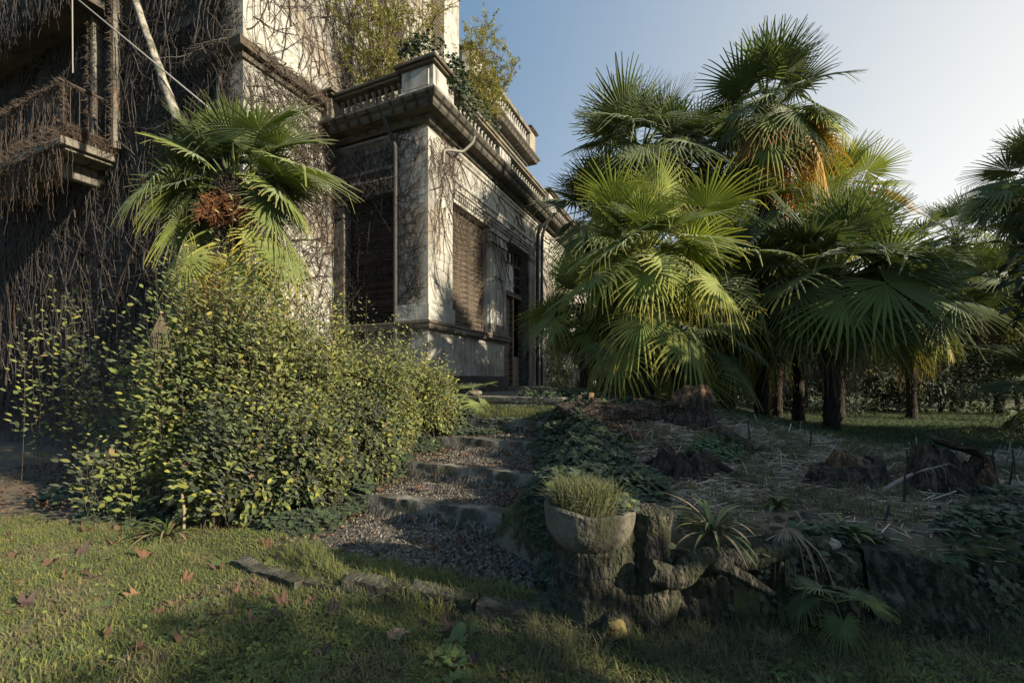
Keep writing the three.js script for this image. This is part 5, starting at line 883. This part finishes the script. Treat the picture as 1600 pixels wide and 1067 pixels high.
// big fallen leaves, each its own thing
R = mulberry(631);
{
  const planeLeaf = (seed, curl) => {   // lobed leaf, curled as it dried
    const r = mulberry(seed), n = 30, pos = [0, 0, 0], idx = [];
    const lobes = [[0, 1], [0.95, 0.85], [-0.95, 0.85], [1.9, 0.6], [-1.9, 0.6]];
    for (const ring of [0.5, 1]) for (let k = 0; k < n; k++) {
      const a = k / n * Math.PI * 2 - Math.PI, e = 0.46 + Math.max(...lobes.map(([c, l]) => (l - 0.46) * Math.max(0, 1 - Math.abs(a - c) / 0.42) ** 0.8)) + (k % 2 ? -0.03 : 0.02), q = e * ring * (1 + 0.05 * r());
      pos.push(Math.sin(a) * q, curl * q * q * (0.6 + 0.6 * Math.sin(a * 2 + seed)) + 0.2 * r() * ring, Math.cos(a) * q);
    }
    for (let k = 0; k < n; k++) { const b = (k + 1) % n; idx.push(0, 1 + k, 1 + b, 1 + k, 1 + n + k, 1 + b, 1 + b, 1 + n + k, 1 + n + b); }
    const g = new THREE.BufferGeometry(); g.setAttribute('position', new THREE.Float32BufferAttribute(pos, 3)); g.setIndex(idx); const f = g.toNonIndexed(); f.computeVertexNormals(); return f;
  };
  const geos = [1, 2, 3, 4, 5].map((k) => planeLeaf(k, [0.12, 0.7, 1.3, 1.7, 0.45][k - 1])), mats = [[0.15, 0.075, 0.042], [0.105, 0.058, 0.04], [0.19, 0.105, 0.062], [0.07, 0.045, 0.04], [0.27, 0.18, 0.12]].map((c) => new THREE.MeshStandardMaterial({ color: new THREE.Color(...c), roughness: 0.85, side: THREE.DoubleSide }));
  const vein = new THREE.CylinderGeometry(0.014, 0.01, 0.42, 5).rotateX(Math.PI / 2).translate(0, 0.03, -0.36);
  const leaf = (X, Z, y, s, g, m, rx, ry, rz, label, group) => { const o = thing('fallen_leaf', label, 'fallen leaf', [X, y, Z], 0, group); o.rotation.set(rx, ry, rz); o.scale.setScalar(s); part('blade', geos[g], mats[m], o); part('stalk', vein, mats[3], o); return o; };
  const spot = (px, py, s, g, m, label, group, tilt = 0.6) => { const d = 690 * 1.57 / (py - 594), X = atX(px, d); return leaf(X, -d, H(X, -d) + (s > 0.095 ? 0.035 : 0.02), s, g, m, rr(-tilt, tilt), rr(0, 6.28), rr(-tilt, tilt), label, group); };
  spot(616, 990, 0.1, 0, 4, 'large pale brown lobed leaf lying flat on the shaded grass below the kerb', null, 0.15);
  const L1 = [[20, 870], [75, 885], [150, 905], [170, 880], [230, 870], [260, 895], [320, 900], [370, 925], [58, 862], [10, 845], [30, 916], [100, 905], [216, 928], [245, 955], [275, 942], [302, 930], [338, 962], [350, 978], [38, 950], [92, 958], [290, 1000], [340, 1005], [405, 912], [398, 930], [445, 942], [515, 955], [478, 940], [430, 965], [388, 975], [180, 850], [128, 868], [290, 905], [360, 960], [12, 830], [70, 815], [420, 860], [340, 885]];
  for (const [x, y] of L1) spot(x + rr(-4, 4), y, rr(0.055, 0.095), Math.floor(rr(1, 5)), Math.floor(rr(0, 4)), 'curled reddish brown fallen leaf on the sunlit lawn', 'curled fallen leaves on the sunlit lawn');
  const L2 = [[560, 1020], [555, 1050], [160, 1000], [60, 1010], [215, 1015], [500, 1015], [740, 1030], [790, 1048], [925, 1050], [1110, 1055], [655, 968], [700, 985]];
  for (const [x, y] of L2) spot(x, y, rr(0.04, 0.075), Math.floor(rr(1, 5)), pick([1, 3, 3]), 'dark brown fallen leaf on the shaded strip of grass in front', 'dark fallen leaves on the shaded front grass');
  for (let k = 0; k < 46; k++) { const x = rr(-4.2, -1.0), z = R() < 0.6 ? rr(2.6, 3.3) : rr(1.5, 3.2), [X, Z] = toWorld(x, z); leaf(X, Z, pathH(x) + 0.035, rr(0.045, 0.085), Math.floor(rr(0, 5)), Math.floor(rr(0, 4)), rr(-0.4, 0.4), rr(0, 6), rr(-0.4, 0.4), 'dry brown fallen leaf on the gravel path', 'fallen leaves on the gravel path'); }
  for (let k = 0; k < 40; k++) { const d = rr(4.2, 8), X = rr(-1.2, -0.62) * d; leaf(X, -d, H(X, -d) + 0.035, rr(0.06, 0.1), Math.floor(rr(0, 5)), pick([0, 1, 2, 3]), rr(-0.4, 0.4), rr(0, 6), rr(-0.4, 0.4), 'brown fallen leaf on the bare earth by the dark wall', 'fallen leaves on the bare earth at the left'); }
}

// ---------------------------------------------------------------- planter, bark wall, stumps and small things
R = mulberry(701);
{
  // wall of rustic concrete made to look like bark, with a pier under the bowl
  const wt = thing('bark_wall', 'low garden wall of concrete moulded like tree bark along the raised bank', 'garden wall');
  const sheet = (x0, x1, dFn, topFn, seed, n, m = 22) => {
    const pos = [], idx = [], uv = []; 
    for (let j = 0; j <= m; j++) for (let i = 0; i <= n; i++) {
      const X = lerp(x0, x1, i / n), t = j / m, top = topFn(X), back = t > 0.8 ? (t - 0.8) / 0.2 : 0, y = -0.08 + (top + 0.08) * Math.min(1, t / 0.8) + 0.02 * back;
      const g = 0.055 * fbm(X * 2.2, y * 1.6, seed, 3) + 0.03 * Math.abs(nz(X * 14, y * 2.5, seed)) + 0.016 * nz(X * 30, y * 17, seed) + 0.012 * Math.abs(nz(X * 55, y * 38, seed + 2)) + 0.05 * Math.max(0, nz(X * 5, y * 6, seed + 9));
      const d = dFn(X) - g * 1.4 - 0.05 * (1 - t) + back * 0.3 + 0.03 * Math.min(1, t / 0.8);
      pos.push(X, y + 0.03 * nz(X * 5, seed, t * 2) * Math.min(1, t * 2), -d); uv.push(X, y + back * 0.3);
    }
    for (let j = 0; j < m; j++) for (let i = 0; i < n; i++) { const a = j * (n + 1) + i, b = a + n + 1; idx.push(a, a + 1, b, a + 1, b + 1, b); }
    const g = new THREE.BufferGeometry(); g.setAttribute('position', new THREE.Float32BufferAttribute(pos, 3)); g.setAttribute('uv', new THREE.Float32BufferAttribute(uv, 2)); g.setIndex(idx); g.computeVertexNormals(); return g;
  };
  part('bark_panel', sheet(0.9, 1.72, (X) => 2.86 + 0.06 * Math.sin(X * 9), (X) => 0.44 + 0.03 * Math.sin(X * 8), 1, 150, 60), M.rock, wt);
  part('bark_panel', sheet(1.76, 2.3, (X) => 2.9 - 0.1 * Math.sin((X - 1.76) * 5.8), (X) => 0.53 - 0.1 * (X - 1.76), 5, 110, 60), M.rock, wt);
  part('bark_panel', sheet(2.28, 3.1, (X) => 2.84 - 0.12 * Math.sin((X - 2.28) * 3.8), (X) => 0.5 - 0.25 * ss(2.5, 3.1, X), 9, 150, 60), M.rock, wt);
  part('bark_panel', sheet(3.05, 4.6, (X) => 2.9, (X) => 0.42 + 0.05 * Math.sin(X * 5), 13, 180, 50), M.rock, wt);
  const log = (pts, r0, r1, sides = 12) => { const c = new THREE.CatmullRomCurve3(pts.map((p) => V3(...p))), tb = new TB(); tb.tube(c.getPoints(40).map((v) => [v.x, v.y, v.z]), r0, r1, sides, null, 0.5); return planarUV(tb.geo()); };
  part('moulded_branch', log([[0.82, 0.46, -2.66], [1.0, 0.40, -2.68], [1.2, 0.50, -2.74], [1.45, 0.47, -2.76], [1.7, 0.52, -2.8], [2.02, 0.56, -2.82]], 0.07, 0.05), M.rock, wt);
  part('moulded_branch', log([[1.2, 0.5, -2.74], [1.38, 0.42, -2.66], [1.55, 0.33, -2.62]], 0.05, 0.02), M.rock, wt);
  const cap = part('broken_stone', rough(new THREE.IcosahedronGeometry(0.055, 2).scale(1.4, 0.7, 1), 0.03, 6, 4), M.stonePale, wt); cap.position.set(2.02, 0.56, -2.82);
  // pier
  const pt = thing('planter_pier', 'rough bark moulded pier carrying the bowl planter at the end of the wall', 'pier', [0.56, 0, -2.98]);
  const pierG = new THREE.CylinderGeometry(0.27, 0.31, 0.72, 72, 50, true); { const p = pierG.attributes.position, v = V3(); for (let i = 0; i < p.count; i++) { v.fromBufferAttribute(p, i); const a = Math.atan2(v.z, v.x), k = 1 + 0.22 * fbm(Math.cos(a) * 2.4, v.y * 1.6, Math.sin(a) * 2.4) + 0.1 * Math.abs(nz(Math.cos(a) * 11, v.y * 4, Math.sin(a) * 11)) + 0.06 * nz(Math.cos(a) * 16, v.y * 26, Math.sin(a) * 16); p.setXYZ(i, v.x * k, v.y + 0.3, v.z * k); } pierG.computeVertexNormals(); }
  part('bark_shaft', planarUV(pierG), M.rock, pt);
  part('ledge', rough(new THREE.CylinderGeometry(0.215, 0.25, 0.05, 24, 2).translate(-0.02, 0.42, 0.07), 0.05, 5, 2), M.rock, pt);
  const side = part('bark_shaft', rough(new THREE.CylinderGeometry(0.12, 0.2, 0.78, 18, 14).translate(0.33, 0.36, 0.1), 0.1, 3, 7), M.rock, pt); side.userData.label = 'narrow side shaft rising beside the bowl';
  const knot = part('cut_branch_knot', rough(new THREE.CylinderGeometry(0.085, 0.12, 0.12, 20, 3).rotateX(Math.PI / 2 - 0.15).translate(0.06, 0.1, 0.31), 0.025, 6, 3), M.rock, pt);
  part('knot_face', rough(new THREE.IcosahedronGeometry(0.068, 4).scale(1, 1.05, 0.35).translate(0.06, 0.105, 0.365), 0.04, 14, 5), std({ map: T.stone, color: new THREE.Color(1.15, 0.95, 0.42), bumpMap: T.rockBump, bumpScale: 0.02 }), knot);
  // bowl
  const bt = thing('bowl_planter', 'weathered round concrete bowl planter with grass growing in it', 'planter', [0.5, 0.5, -2.92]); bt.rotation.set(0.04, 0.3, -0.05);
  const prof = [[0.0, 0.0], [0.13, 0.0], [0.21, 0.03], [0.262, 0.09], [0.285, 0.15], [0.296, 0.21], [0.3, 0.26], [0.302, 0.29], [0.29, 0.302], [0.262, 0.298], [0.25, 0.26], [0.0, 0.245]].map((q) => new THREE.Vector2(...q)), lg = new THREE.LatheGeometry(prof, 48);
  { const p = lg.attributes.position; for (let i = 0; i < p.count; i++) { const x = p.getX(i), y = p.getY(i), z = p.getZ(i), a = Math.atan2(z, x); if (y > 0.24 && Math.hypot(x, z) > 0.2) p.setY(i, y - 0.018 * ss(0.05, 0.5, nz(Math.cos(a) * 1.3 + 3, Math.sin(a) * 1.3)) - 0.035 * Math.max(0, nz(Math.cos(a) * 7, Math.sin(a) * 7) - 0.22)); } lg.computeVertexNormals(); }
  part('bowl', planarUV(toCreasedNormals(rough(lg, 0.008, 5, 8), 0.8)), M.bowl ??= std({ map: T.stone, color: new THREE.Color(0.62, 0.6, 0.52), bumpMap: T.rockBump, bumpScale: 0.016 }), bt);
  part('soil', new THREE.CircleGeometry(0.25, 24).rotateX(-Math.PI / 2).translate(0, 0.268, 0), std({ color: new THREE.Color(0.035, 0.028, 0.02) }), bt);
  const gl = new Leaves(); for (let k = 0; k < 300; k++) { const a = rr(0, 6.28), q = Math.sqrt(R()) * 0.2; gl.add([Math.cos(a) * q - 0.04, 0.262, Math.sin(a) * q], V3(rr(-1, 1), 0, rr(-1, 1)), V3(Math.cos(a) * q * 2, 1, Math.sin(a) * q * 2).add(rv(0.15)), rr(0.4, 1.2), tone3([[0.10, 0.125, 0.026], [0.14, 0.155, 0.03], [0.075, 0.1, 0.024], [0.2, 0.18, 0.07]])); }
  gl.build('grass', tuftGeo(10, 0.2, 0.12, 0.0022, 5), M.grass, bt);
  const il = new Leaves(); for (let k = 0; k < 60; k++) il.add([0.17 + rr(-0.07, 0.08), 0.29 + rr(0, 0.07), 0.1 + rr(-0.07, 0.1)], V3(rr(-1, 1), rr(-0.5, 0.2), rr(-0.2, 1)), V3(rr(-0.5, 0.5), 1, 0.4), rr(0.6, 1.1), tone3([[0.05, 0.08, 0.04], [0.04, 0.06, 0.03], [0.13, 0.17, 0.03]]));
  il.build('small_leaves', LG.ivyS, M.ivy, bt);
}
// hollow stumps: a displaced ring with a ragged slanting rim
function stump(o) {
  const { r = 0.2, h = 0.3, seed = 1, slant = 0.3, hollow = 0.7, sx = 1, sz = 1 } = o, n = 44, m = 16, g = new THREE.CylinderGeometry(r * 0.8, r * 1.2, h, n, m, true), p = g.attributes.position, pos = [];
  const shape = (a, t, inner) => { const c = Math.cos(a), s = Math.sin(a), k = (1 + 0.28 * fbm(c * 1.8 + seed, t * 1.2, s * 1.8) + 0.05 * Math.abs(nz(c * 9, t * 2 + seed, s * 9)) + 0.16 * nz(c * 3.4, t * 2.2 + seed, s * 3.4)) * (inner ? hollow : 1), top = h * (0.72 + slant * c * 0.5 + 0.34 * nz(c * 1.9 + seed, s * 1.9) + 0.06 * nz(c * 6, s * 6, seed)); const rad = lerp(r * 1.25, r * 0.85, Math.sqrt(t)) * k; return [c * rad * sx, t * top - 0.04, s * rad * sz]; };
  const P = [], idx = [];
  for (let j = 0; j <= m; j++) for (let i = 0; i <= n; i++) P.push(...shape(i % n / n * 6.2832, j / m, false));
  const k0 = P.length / 3; for (let j = m; j >= 0; j -= 2) for (let i = 0; i <= n; i++) P.push(...shape(i % n / n * 6.2832, j / m, true));
  const rows = m + 1 + m / 2 + 1;
  for (let j = 0; j < rows - 1; j++) for (let i = 0; i < n; i++) { const a = j * (n + 1) + i, b = a + n + 1; idx.push(a, b, a + 1, a + 1, b, b + 1); }
  const q = new THREE.BufferGeometry(); q.setAttribute('position', new THREE.Float32BufferAttribute(P, 3)); q.setIndex(idx); q.computeVertexNormals(); return planarUV(toCreasedNormals(q, 0.9));
}
const M2 = { rot: std({ map: T.bark, color: new THREE.Color(0.75, 0.72, 0.7), bumpMap: T.rockBump, bumpScale: 0.03 }), rotRed: std({ map: T.bark, color: new THREE.Color(1.7, 1.25, 0.9), bumpMap: T.rockBump, bumpScale: 0.03 }), stick: std({ color: new THREE.Color(0.035, 0.03, 0.027) }) };
{
  const at = (px, py, y) => { const d = 690 * (1.6 - y) / (py - 594); return [atX(px, d), y - 0.02, -d, d]; };
  const gnd = (px, py) => { let d = 4; for (let k = 0; k < 30; k++) { const X = atX(px, d); d = lerp(d, 690 * (1.6 - H(X, -d)) / (py - 594), 0.5); } return [atX(px, d), H(atX(px, d), -d), -d, d]; };
  let [x, y, z] = gnd(1478, 768);
  const A = thing('tree_stump', 'large dark hollow stump under a slanting slab of bark at the right', 'stump', [x, y, z]);
  part('shell', stump({ r: 0.26, h: 0.5, seed: 3, slant: -0.3 }), M2.rot, A);
  const lid = part('bark_lid', rough(new THREE.BoxGeometry(0.5, 0.035, 0.32, 16, 2, 10), 0.05, 4, 6), M2.rot, A); lid.position.set(0.08, 0.41, 0.06); lid.rotation.set(0.25, 0.4, -0.38);
  [x, y, z] = gnd(1535, 775);
  const B = thing('tree_stump', 'split ribbed stump leaning right beside the large hollow stump', 'stump', [x, y, z]); B.rotation.z = 0.25;
  part('shell', stump({ r: 0.15, h: 0.42, seed: 8, slant: 0.1, sz: 0.7 }), M2.rotRed, B);
  [x, y, z] = gnd(1325, 752);
  const C = thing('tree_stump', 'broad rotten stump with reddish crumbling wood in the middle of the bank', 'stump', [x, y, z]);
  part('shell', stump({ r: 0.3, h: 0.3, seed: 12, slant: 0.25, sx: 1.25, sz: 0.8 }), M2.rot, C);
  part('rotten_core', rough(new THREE.IcosahedronGeometry(0.22, 3).scale(1.3, 0.6, 0.8).translate(0.05, 0.12, 0), 0.16, 4, 2), M2.rotRed, C);
  [x, y, z] = gnd(1072, 738);
  const D = thing('tree_stump', 'black hollow root stump lying open behind the bowl planter', 'stump', [x, y, z]);
  part('shell', stump({ r: 0.27, h: 0.36, seed: 17, slant: -0.2, sx: 1.2 }), M2.rot, D);
  for (let k = 0; k < 4; k++) { const tb = new TB(), a = k * 1.7 + 0.4; tb.tube([[Math.cos(a) * 0.18, 0.16, Math.sin(a) * 0.16], [Math.cos(a) * 0.36, 0.08, Math.sin(a) * 0.32], [Math.cos(a) * 0.6, -0.03, Math.sin(a) * 0.5]], 0.06, 0.02, 7, null, 0.4); part('root', tb.geo(), M2.rot, D); }
  [x, y, z] = gnd(1085, 662);
  const E = thing('rotten_log', 'upended crumbling log end on the crest of the bank below the palms', 'log', [x, y, z]);
  part('wood', stump({ r: 0.26, h: 0.55, seed: 21, slant: -0.3, hollow: 0.5 }), M2.rot, E);
  part('rotten_core', rough(new THREE.IcosahedronGeometry(0.24, 3).scale(1.2, 0.8, 0.8).translate(0, 0.33, 0), 0.2, 4, 9), M2.rotRed, E);
  [x, y, z] = gnd(965, 650);
  const F = thing('debris_heap', 'heap of rotted wood, bark and roots along the crest of the bank', 'debris', [x, y, z]);
  part('heap', rough(new THREE.IcosahedronGeometry(0.55, 4).scale(1.5, 0.32, 0.7), 0.35, 2.4, 3), M2.rot, F);
  const ft = new TB(); for (let k = 0; k < 40; k++) { const p = [rr(-0.8, 0.9), rr(0.05, 0.24), rr(-0.3, 0.4)], l = rr(0.1, 0.4), a = rr(0, 6); ft.tube([p, [p[0] + Math.cos(a) * l, p[1] + rr(-0.05, 0.1), p[2] + Math.sin(a) * l]], 0.012, 0.005, 4); } part('roots', ft.geo(), M.twig, F).userData.kind = 'stuff';
  // logs
  const log = (p, q, r0, r1, mat, label, seed) => { const tb = new TB(), pts = []; for (let k = 0; k <= 14; k++) { const t = k / 14; pts.push([lerp(p[0], q[0], t), lerp(p[1], q[1], t) + 0.02 * nz(t * 3, seed), lerp(p[2], q[2], t) + 0.03 * nz(seed, t * 3)]); } tb.tube(pts, r0, r1, 12, null, 0.5); return solo('fallen_log', planarUV(tb.geo()), mat, label, 'log'); };
  let a = gnd(1545, 792), b = gnd(1640, 812); log([a[0], a[1] + 0.05, a[2]], [b[0], b[1] + 0.06, b[2]], 0.05, 0.075, M.bark, 'grey log lying at the right edge of the bank', 2);
  a = gnd(1110, 672); b = gnd(1185, 712); log([a[0], a[1] + 0.06, a[2]], [b[0], b[1] + 0.04, b[2]], 0.09, 0.06, M2.rot, 'mossy log sloping down from the crest of the bank', 3);
  a = gnd(925, 655); b = gnd(1000, 668); log([a[0], a[1] + 0.04, a[2]], [b[0], b[1] + 0.05, b[2]], 0.05, 0.07, M2.rotRed, 'thin brown log on the crest beside the wooden stakes', 4);
  // wooden stakes at the crest
  a = gnd(912, 652); const stk = thing('wooden_stakes', 'two short split wooden stakes, one with orange sunlight in its colour, on the crest of the bank', 'stakes', [a[0], a[1], a[2]]);
  part('stake', rough(new THREE.BoxGeometry(0.07, 0.42, 0.07, 3, 10, 3).rotateZ(-0.22).translate(0.08, 0.16, 0), 0.03, 5, 2), std({ map: T.wood, color: new THREE.Color(2.4, 1.9, 1.4) }), stk);  // lit copy of the wood: warm sunlight put into the colour
  part('stake', rough(new THREE.BoxGeometry(0.06, 0.38, 0.05, 3, 10, 3).rotateZ(-0.05).translate(-0.06, 0.15, 0.02), 0.03, 5, 7), M.wood, stk);
  // leaning slab and white stones by the terrace
  a = gnd(735, 648); const sl = solo('leaning_slab', rough(new THREE.BoxGeometry(0.16, 0.36, 0.07, 6, 12, 3).rotateZ(0.5), 0.03, 4, 4), M.stonePale, 'broken stone slab leaning against the terrace edge', 'stone slab', null, [a[0], a[1] + 0.13, a[2]]); sl.rotation.y = 0.4;
  const [wx, wz] = toWorld(0.2, 2.25); solo('white_stone', rough(new THREE.IcosahedronGeometry(0.1, 3).scale(1.5, 0.6, 1), 0.05, 6, 4), M.stonePale, 'whitish lump of rubble lying on the terrace', 'stone', null, [atX(742, 8.3), 1.36, -8.3]);
  // thin dark sticks standing in the bank
  const sticks = [[1412, 790, 48, 0.05], [1418, 738, 36, -0.02], [1558, 768, 50, -0.12], [1575, 765, 44, 0.18], [1585, 742, 40, -0.06], [1540, 745, 60, 0.3], [1475, 828, 24, 0.05], [1172, 690, 30, -0.1], [1265, 702, 28, 0.12], [1380, 815, 26, 0.4]];
  const stickLab = ['dark upright stick in the bank just left of the hollow stump, nearer the viewer', 'short dark stick standing between the two big stumps', 'dark stick at the right, leaning slightly left, behind the split stump', 'thin dark stick at the right edge leaning to the right', 'slim dark stick standing on the lawn edge at the far right', 'longest dark stick, leaning against the split stump', 'short dark peg of wood in the straw below the stumps', 'thin stick on the crest near the mossy sloping log', 'thin stick standing just in front of the thick trunked palm', 'slanting stick on the bank in front of the rotten reddish stump'];
  sticks.forEach(([px, py, hp, lean], k) => { const g = gnd(px, py), h = hp / 690 * g[3], tb = new TB(); tb.tube([[0, -0.03, 0], [lean * h * 0.5, h * 0.5, 0.01], [lean * h, h, 0]], 0.012, 0.007, 5); solo('dead_stick', tb.geo(), M2.stick, stickLab[k], 'stick', 'dead sticks standing in the bank', [g[0], g[1], g[2]]); });
  // pale dead palm leaf lying between the stumps
  a = gnd(1398, 772); const pf = solo('dead_palm_leaf', frondGeo({ pitch: 0.9, R: 0.3, span: 60, n: 16, droop: 0.1, tip: 0.9, cup: 0.2, pet: 0.3, bend: 0.3, ragged: 0.4, close: 0.7 }), M.palmPale, 'bleached dead palm leaf propped between the two stumps', 'dead palm leaf', null, [a[0] - 0.12, a[1], a[2]]); pf.rotation.y = 0.9;
  a = gnd(1205, 835); const pf2 = solo('dead_palm_leaf', frondGeo({ pitch: 0.3, R: 0.26, span: 100, n: 24, droop: 0.7, tip: 0.6, cup: 0, pet: 0.1, bend: 0.3, ragged: 0.4 }), M.palmDry, 'grey dead palm leaf collapsed over the top of the bark wall', 'dead palm leaf', null, [a[0], a[1] + 0.06, a[2]]); pf2.rotation.y = 0.5;
  a = gnd(240, 560); const pf3 = solo('dead_palm_leaf', frondGeo({ pitch: -0.9, R: 0.4, span: 80, n: 20, droop: 0.2, tip: 0.4, cup: -0.5, pet: 0.02, bend: 0.3, ragged: 0.5, close: 0.38 }), M.palmDry, 'bleached dead palm leaf hanging in the shrubs below the left palm', 'dead palm leaf', null, [atX(240, 4.9), atY(488, 5.0), -5.0]); pf3.rotation.y = 0.2;
  // strap-leaved plants and young palm seedlings
  const straps = (name, label, cat, pos, n, len, w, tones, seed, lift = 1) => {
    R = mulberry(seed); const t = thing(name, label, cat, pos);
    for (let k = 0; k < n; k++) { const tb = new TB(), az = k * 2.4 + rr(-0.3, 0.3), L = len * rr(0.6, 1.1), e = rr(0.25, 1.25) * lift; let p = [0, 0, 0], an = Math.min(1.5, e + 0.3), prev = null; for (let j = 0; j <= 7; j++) { const q = j / 7, hw = w * Math.sin(Math.PI * Math.min(0.97, q * 0.85 + 0.12)); const c = [Math.cos(az) * hw, 0, -Math.sin(az) * hw], fold = hw * 0.4, row = [tb.vert(p[0] - c[0], p[1] + fold, p[2] - c[2]), tb.vert(...p), tb.vert(p[0] + c[0], p[1] + fold, p[2] + c[2])]; if (prev) tb.i.push(prev[0], prev[1], row[0], row[0], prev[1], row[1], prev[1], prev[2], row[1], row[1], prev[2], row[2]); prev = row; const st = L / 7; p = [p[0] + Math.sin(az) * Math.cos(an) * st, p[1] + Math.sin(an) * st, p[2] + Math.cos(az) * Math.cos(an) * st]; an -= rr(0.12, 0.32); } const g = tb.geo(); part('leaf', g, pick(tones), t); }
    return t;
  };
  const strapG = [new THREE.MeshStandardMaterial({ color: new THREE.Color(0.07, 0.10, 0.028), roughness: 0.6, side: 2 }), new THREE.MeshStandardMaterial({ color: new THREE.Color(0.11, 0.14, 0.04), roughness: 0.6, side: 2 }), new THREE.MeshStandardMaterial({ color: new THREE.Color(0.25, 0.2, 0.11), roughness: 0.8, side: 2 })];
  let g0 = gnd(262, 842); straps('strap_leaf_plant', 'spiky tuft of strap shaped leaves at the sunlit foot of the shrubs', 'plant', [g0[0], g0[1], g0[2]], 44, 0.5, 0.013, [strapG[0], strapG[0], strapG[1], strapG[2]], 81);
  { const tb = new TB(), h = 0.36; tb.tube([[0, 0, 0], [0.004, h * 0.5, 0], [-0.012, h, 0.01]], 0.014, 0.012, 6); solo('pale_stake', tb.geo(), M.straw, 'pale bare stick standing in the spiky tuft', 'stick', null, [g0[0] + 0.16, g0[1] + 0.1, g0[2]]); }
  g0 = gnd(1108, 835); straps('strap_leaf_plant', 'drooping tuft of long pale strap leaves hanging over the top of the bark wall', 'plant', [g0[0], g0[1], g0[2] + 0.06], 40, 0.42, 0.011, [strapG[0], strapG[2], strapG[1], strapG[2]], 82, 0.8);
  g0 = gnd(1215, 795); straps('broad_leaf_weed', 'bright green broad leaved weed on the bank above the wall', 'weed', [g0[0], g0[1], g0[2]], 16, 0.2, 0.022, [strapG[1]], 83);
  g0 = gnd(1325, 838); straps('broad_leaf_weed', 'yellow green weed at the edge of the bark wall top', 'weed', [g0[0], g0[1], g0[2]], 18, 0.2, 0.018, [strapG[1]], 84);
  g0 = gnd(965, 712); straps('fern_tuft', 'tuft of upright green fern leaves rising from the ivy behind the bowl', 'fern', [g0[0], g0[1], g0[2]], 18, 0.5, 0.025, [strapG[1], strapG[0]], 85, 1.2);
  g0 = gnd(1140, 700); straps('fern_tuft', 'small bright fern beside the black hollow stump', 'fern', [g0[0], g0[1], g0[2]], 22, 0.24, 0.018, [strapG[0]], 86);
  g0 = gnd(500, 905); straps('grass_tuft', 'tuft of taller grass growing in the gap between two kerb stones', 'grass tuft', [g0[0], g0[1], g0[2]], 40, 0.22, 0.006, [strapG[0], strapG[1]], 87, 1.2);
  for (const [px, py, l] of [[565, 905, 'broad round green leaf at the kerb by the dark kerb stone'], [716, 998, 'round green leaf on the shaded grass in front of the kerb']]) { const q = gnd(px, py); const m = solo('round_leaf_weed', (() => { const c = new THREE.CircleGeometry(0.05, 18); c.rotateX(-1.1); const p = c.attributes.position; for (let i = 0; i < p.count; i++) p.setY(i, p.getY(i) + 0.02 * Math.sin(p.getX(i) * 40)); c.computeVertexNormals(); return c; })(), strapG[0], l, 'weed', null, [q[0], q[1] + 0.045, q[2]]); m.rotation.y = 0.4; }
  // fan seedlings in front of the wall
  const seedling = (px, d, y, s, label, n, seed, mats) => { R = mulberry(seed); const t = thing('palm_seedling', label, 'palm seedling', [atX(px, d), y, -d]); for (let k = 0; k < n; k++) { const f = part('frond', FR[[2, 3, 4, 5, 3, 4][k % 6]][k % 3], pick(mats), t); f.rotation.y = k * 2.4 + seed; f.scale.setScalar(s * rr(0.8, 1.15)); } return t; };
  seedling(1305, 2.62, 0.28, 0.17, 'young fan palm sprouting from the face of the bark wall', 8, 5, [M.palmMid, M.palmDeep]);
  seedling(905, 8.0, 1.1, 0.45, 'young fan palm at the foot of the low palm by the villa', 9, 9, [M.palmDeep, M.palmMid]);
  seedling(1040, 6.9, 0.95, 0.5, 'young fan palm under the bright green palm on the crest', 9, 12, [M.palmDeep]);
  seedling(720, 8.0, 1.2, 0.5, 'spiky young palm in front of the villa plinth by the corner shrub', 5, 15, [M.palmMid]);
}

// ---------------------------------------------------------------- shadows, picture
scene.traverse((o) => { if (o.isMesh) { o.castShadow = true; o.receiveShadow = true; } });
renderer.setSize(1024, 682);
renderer.render(scene, camera);
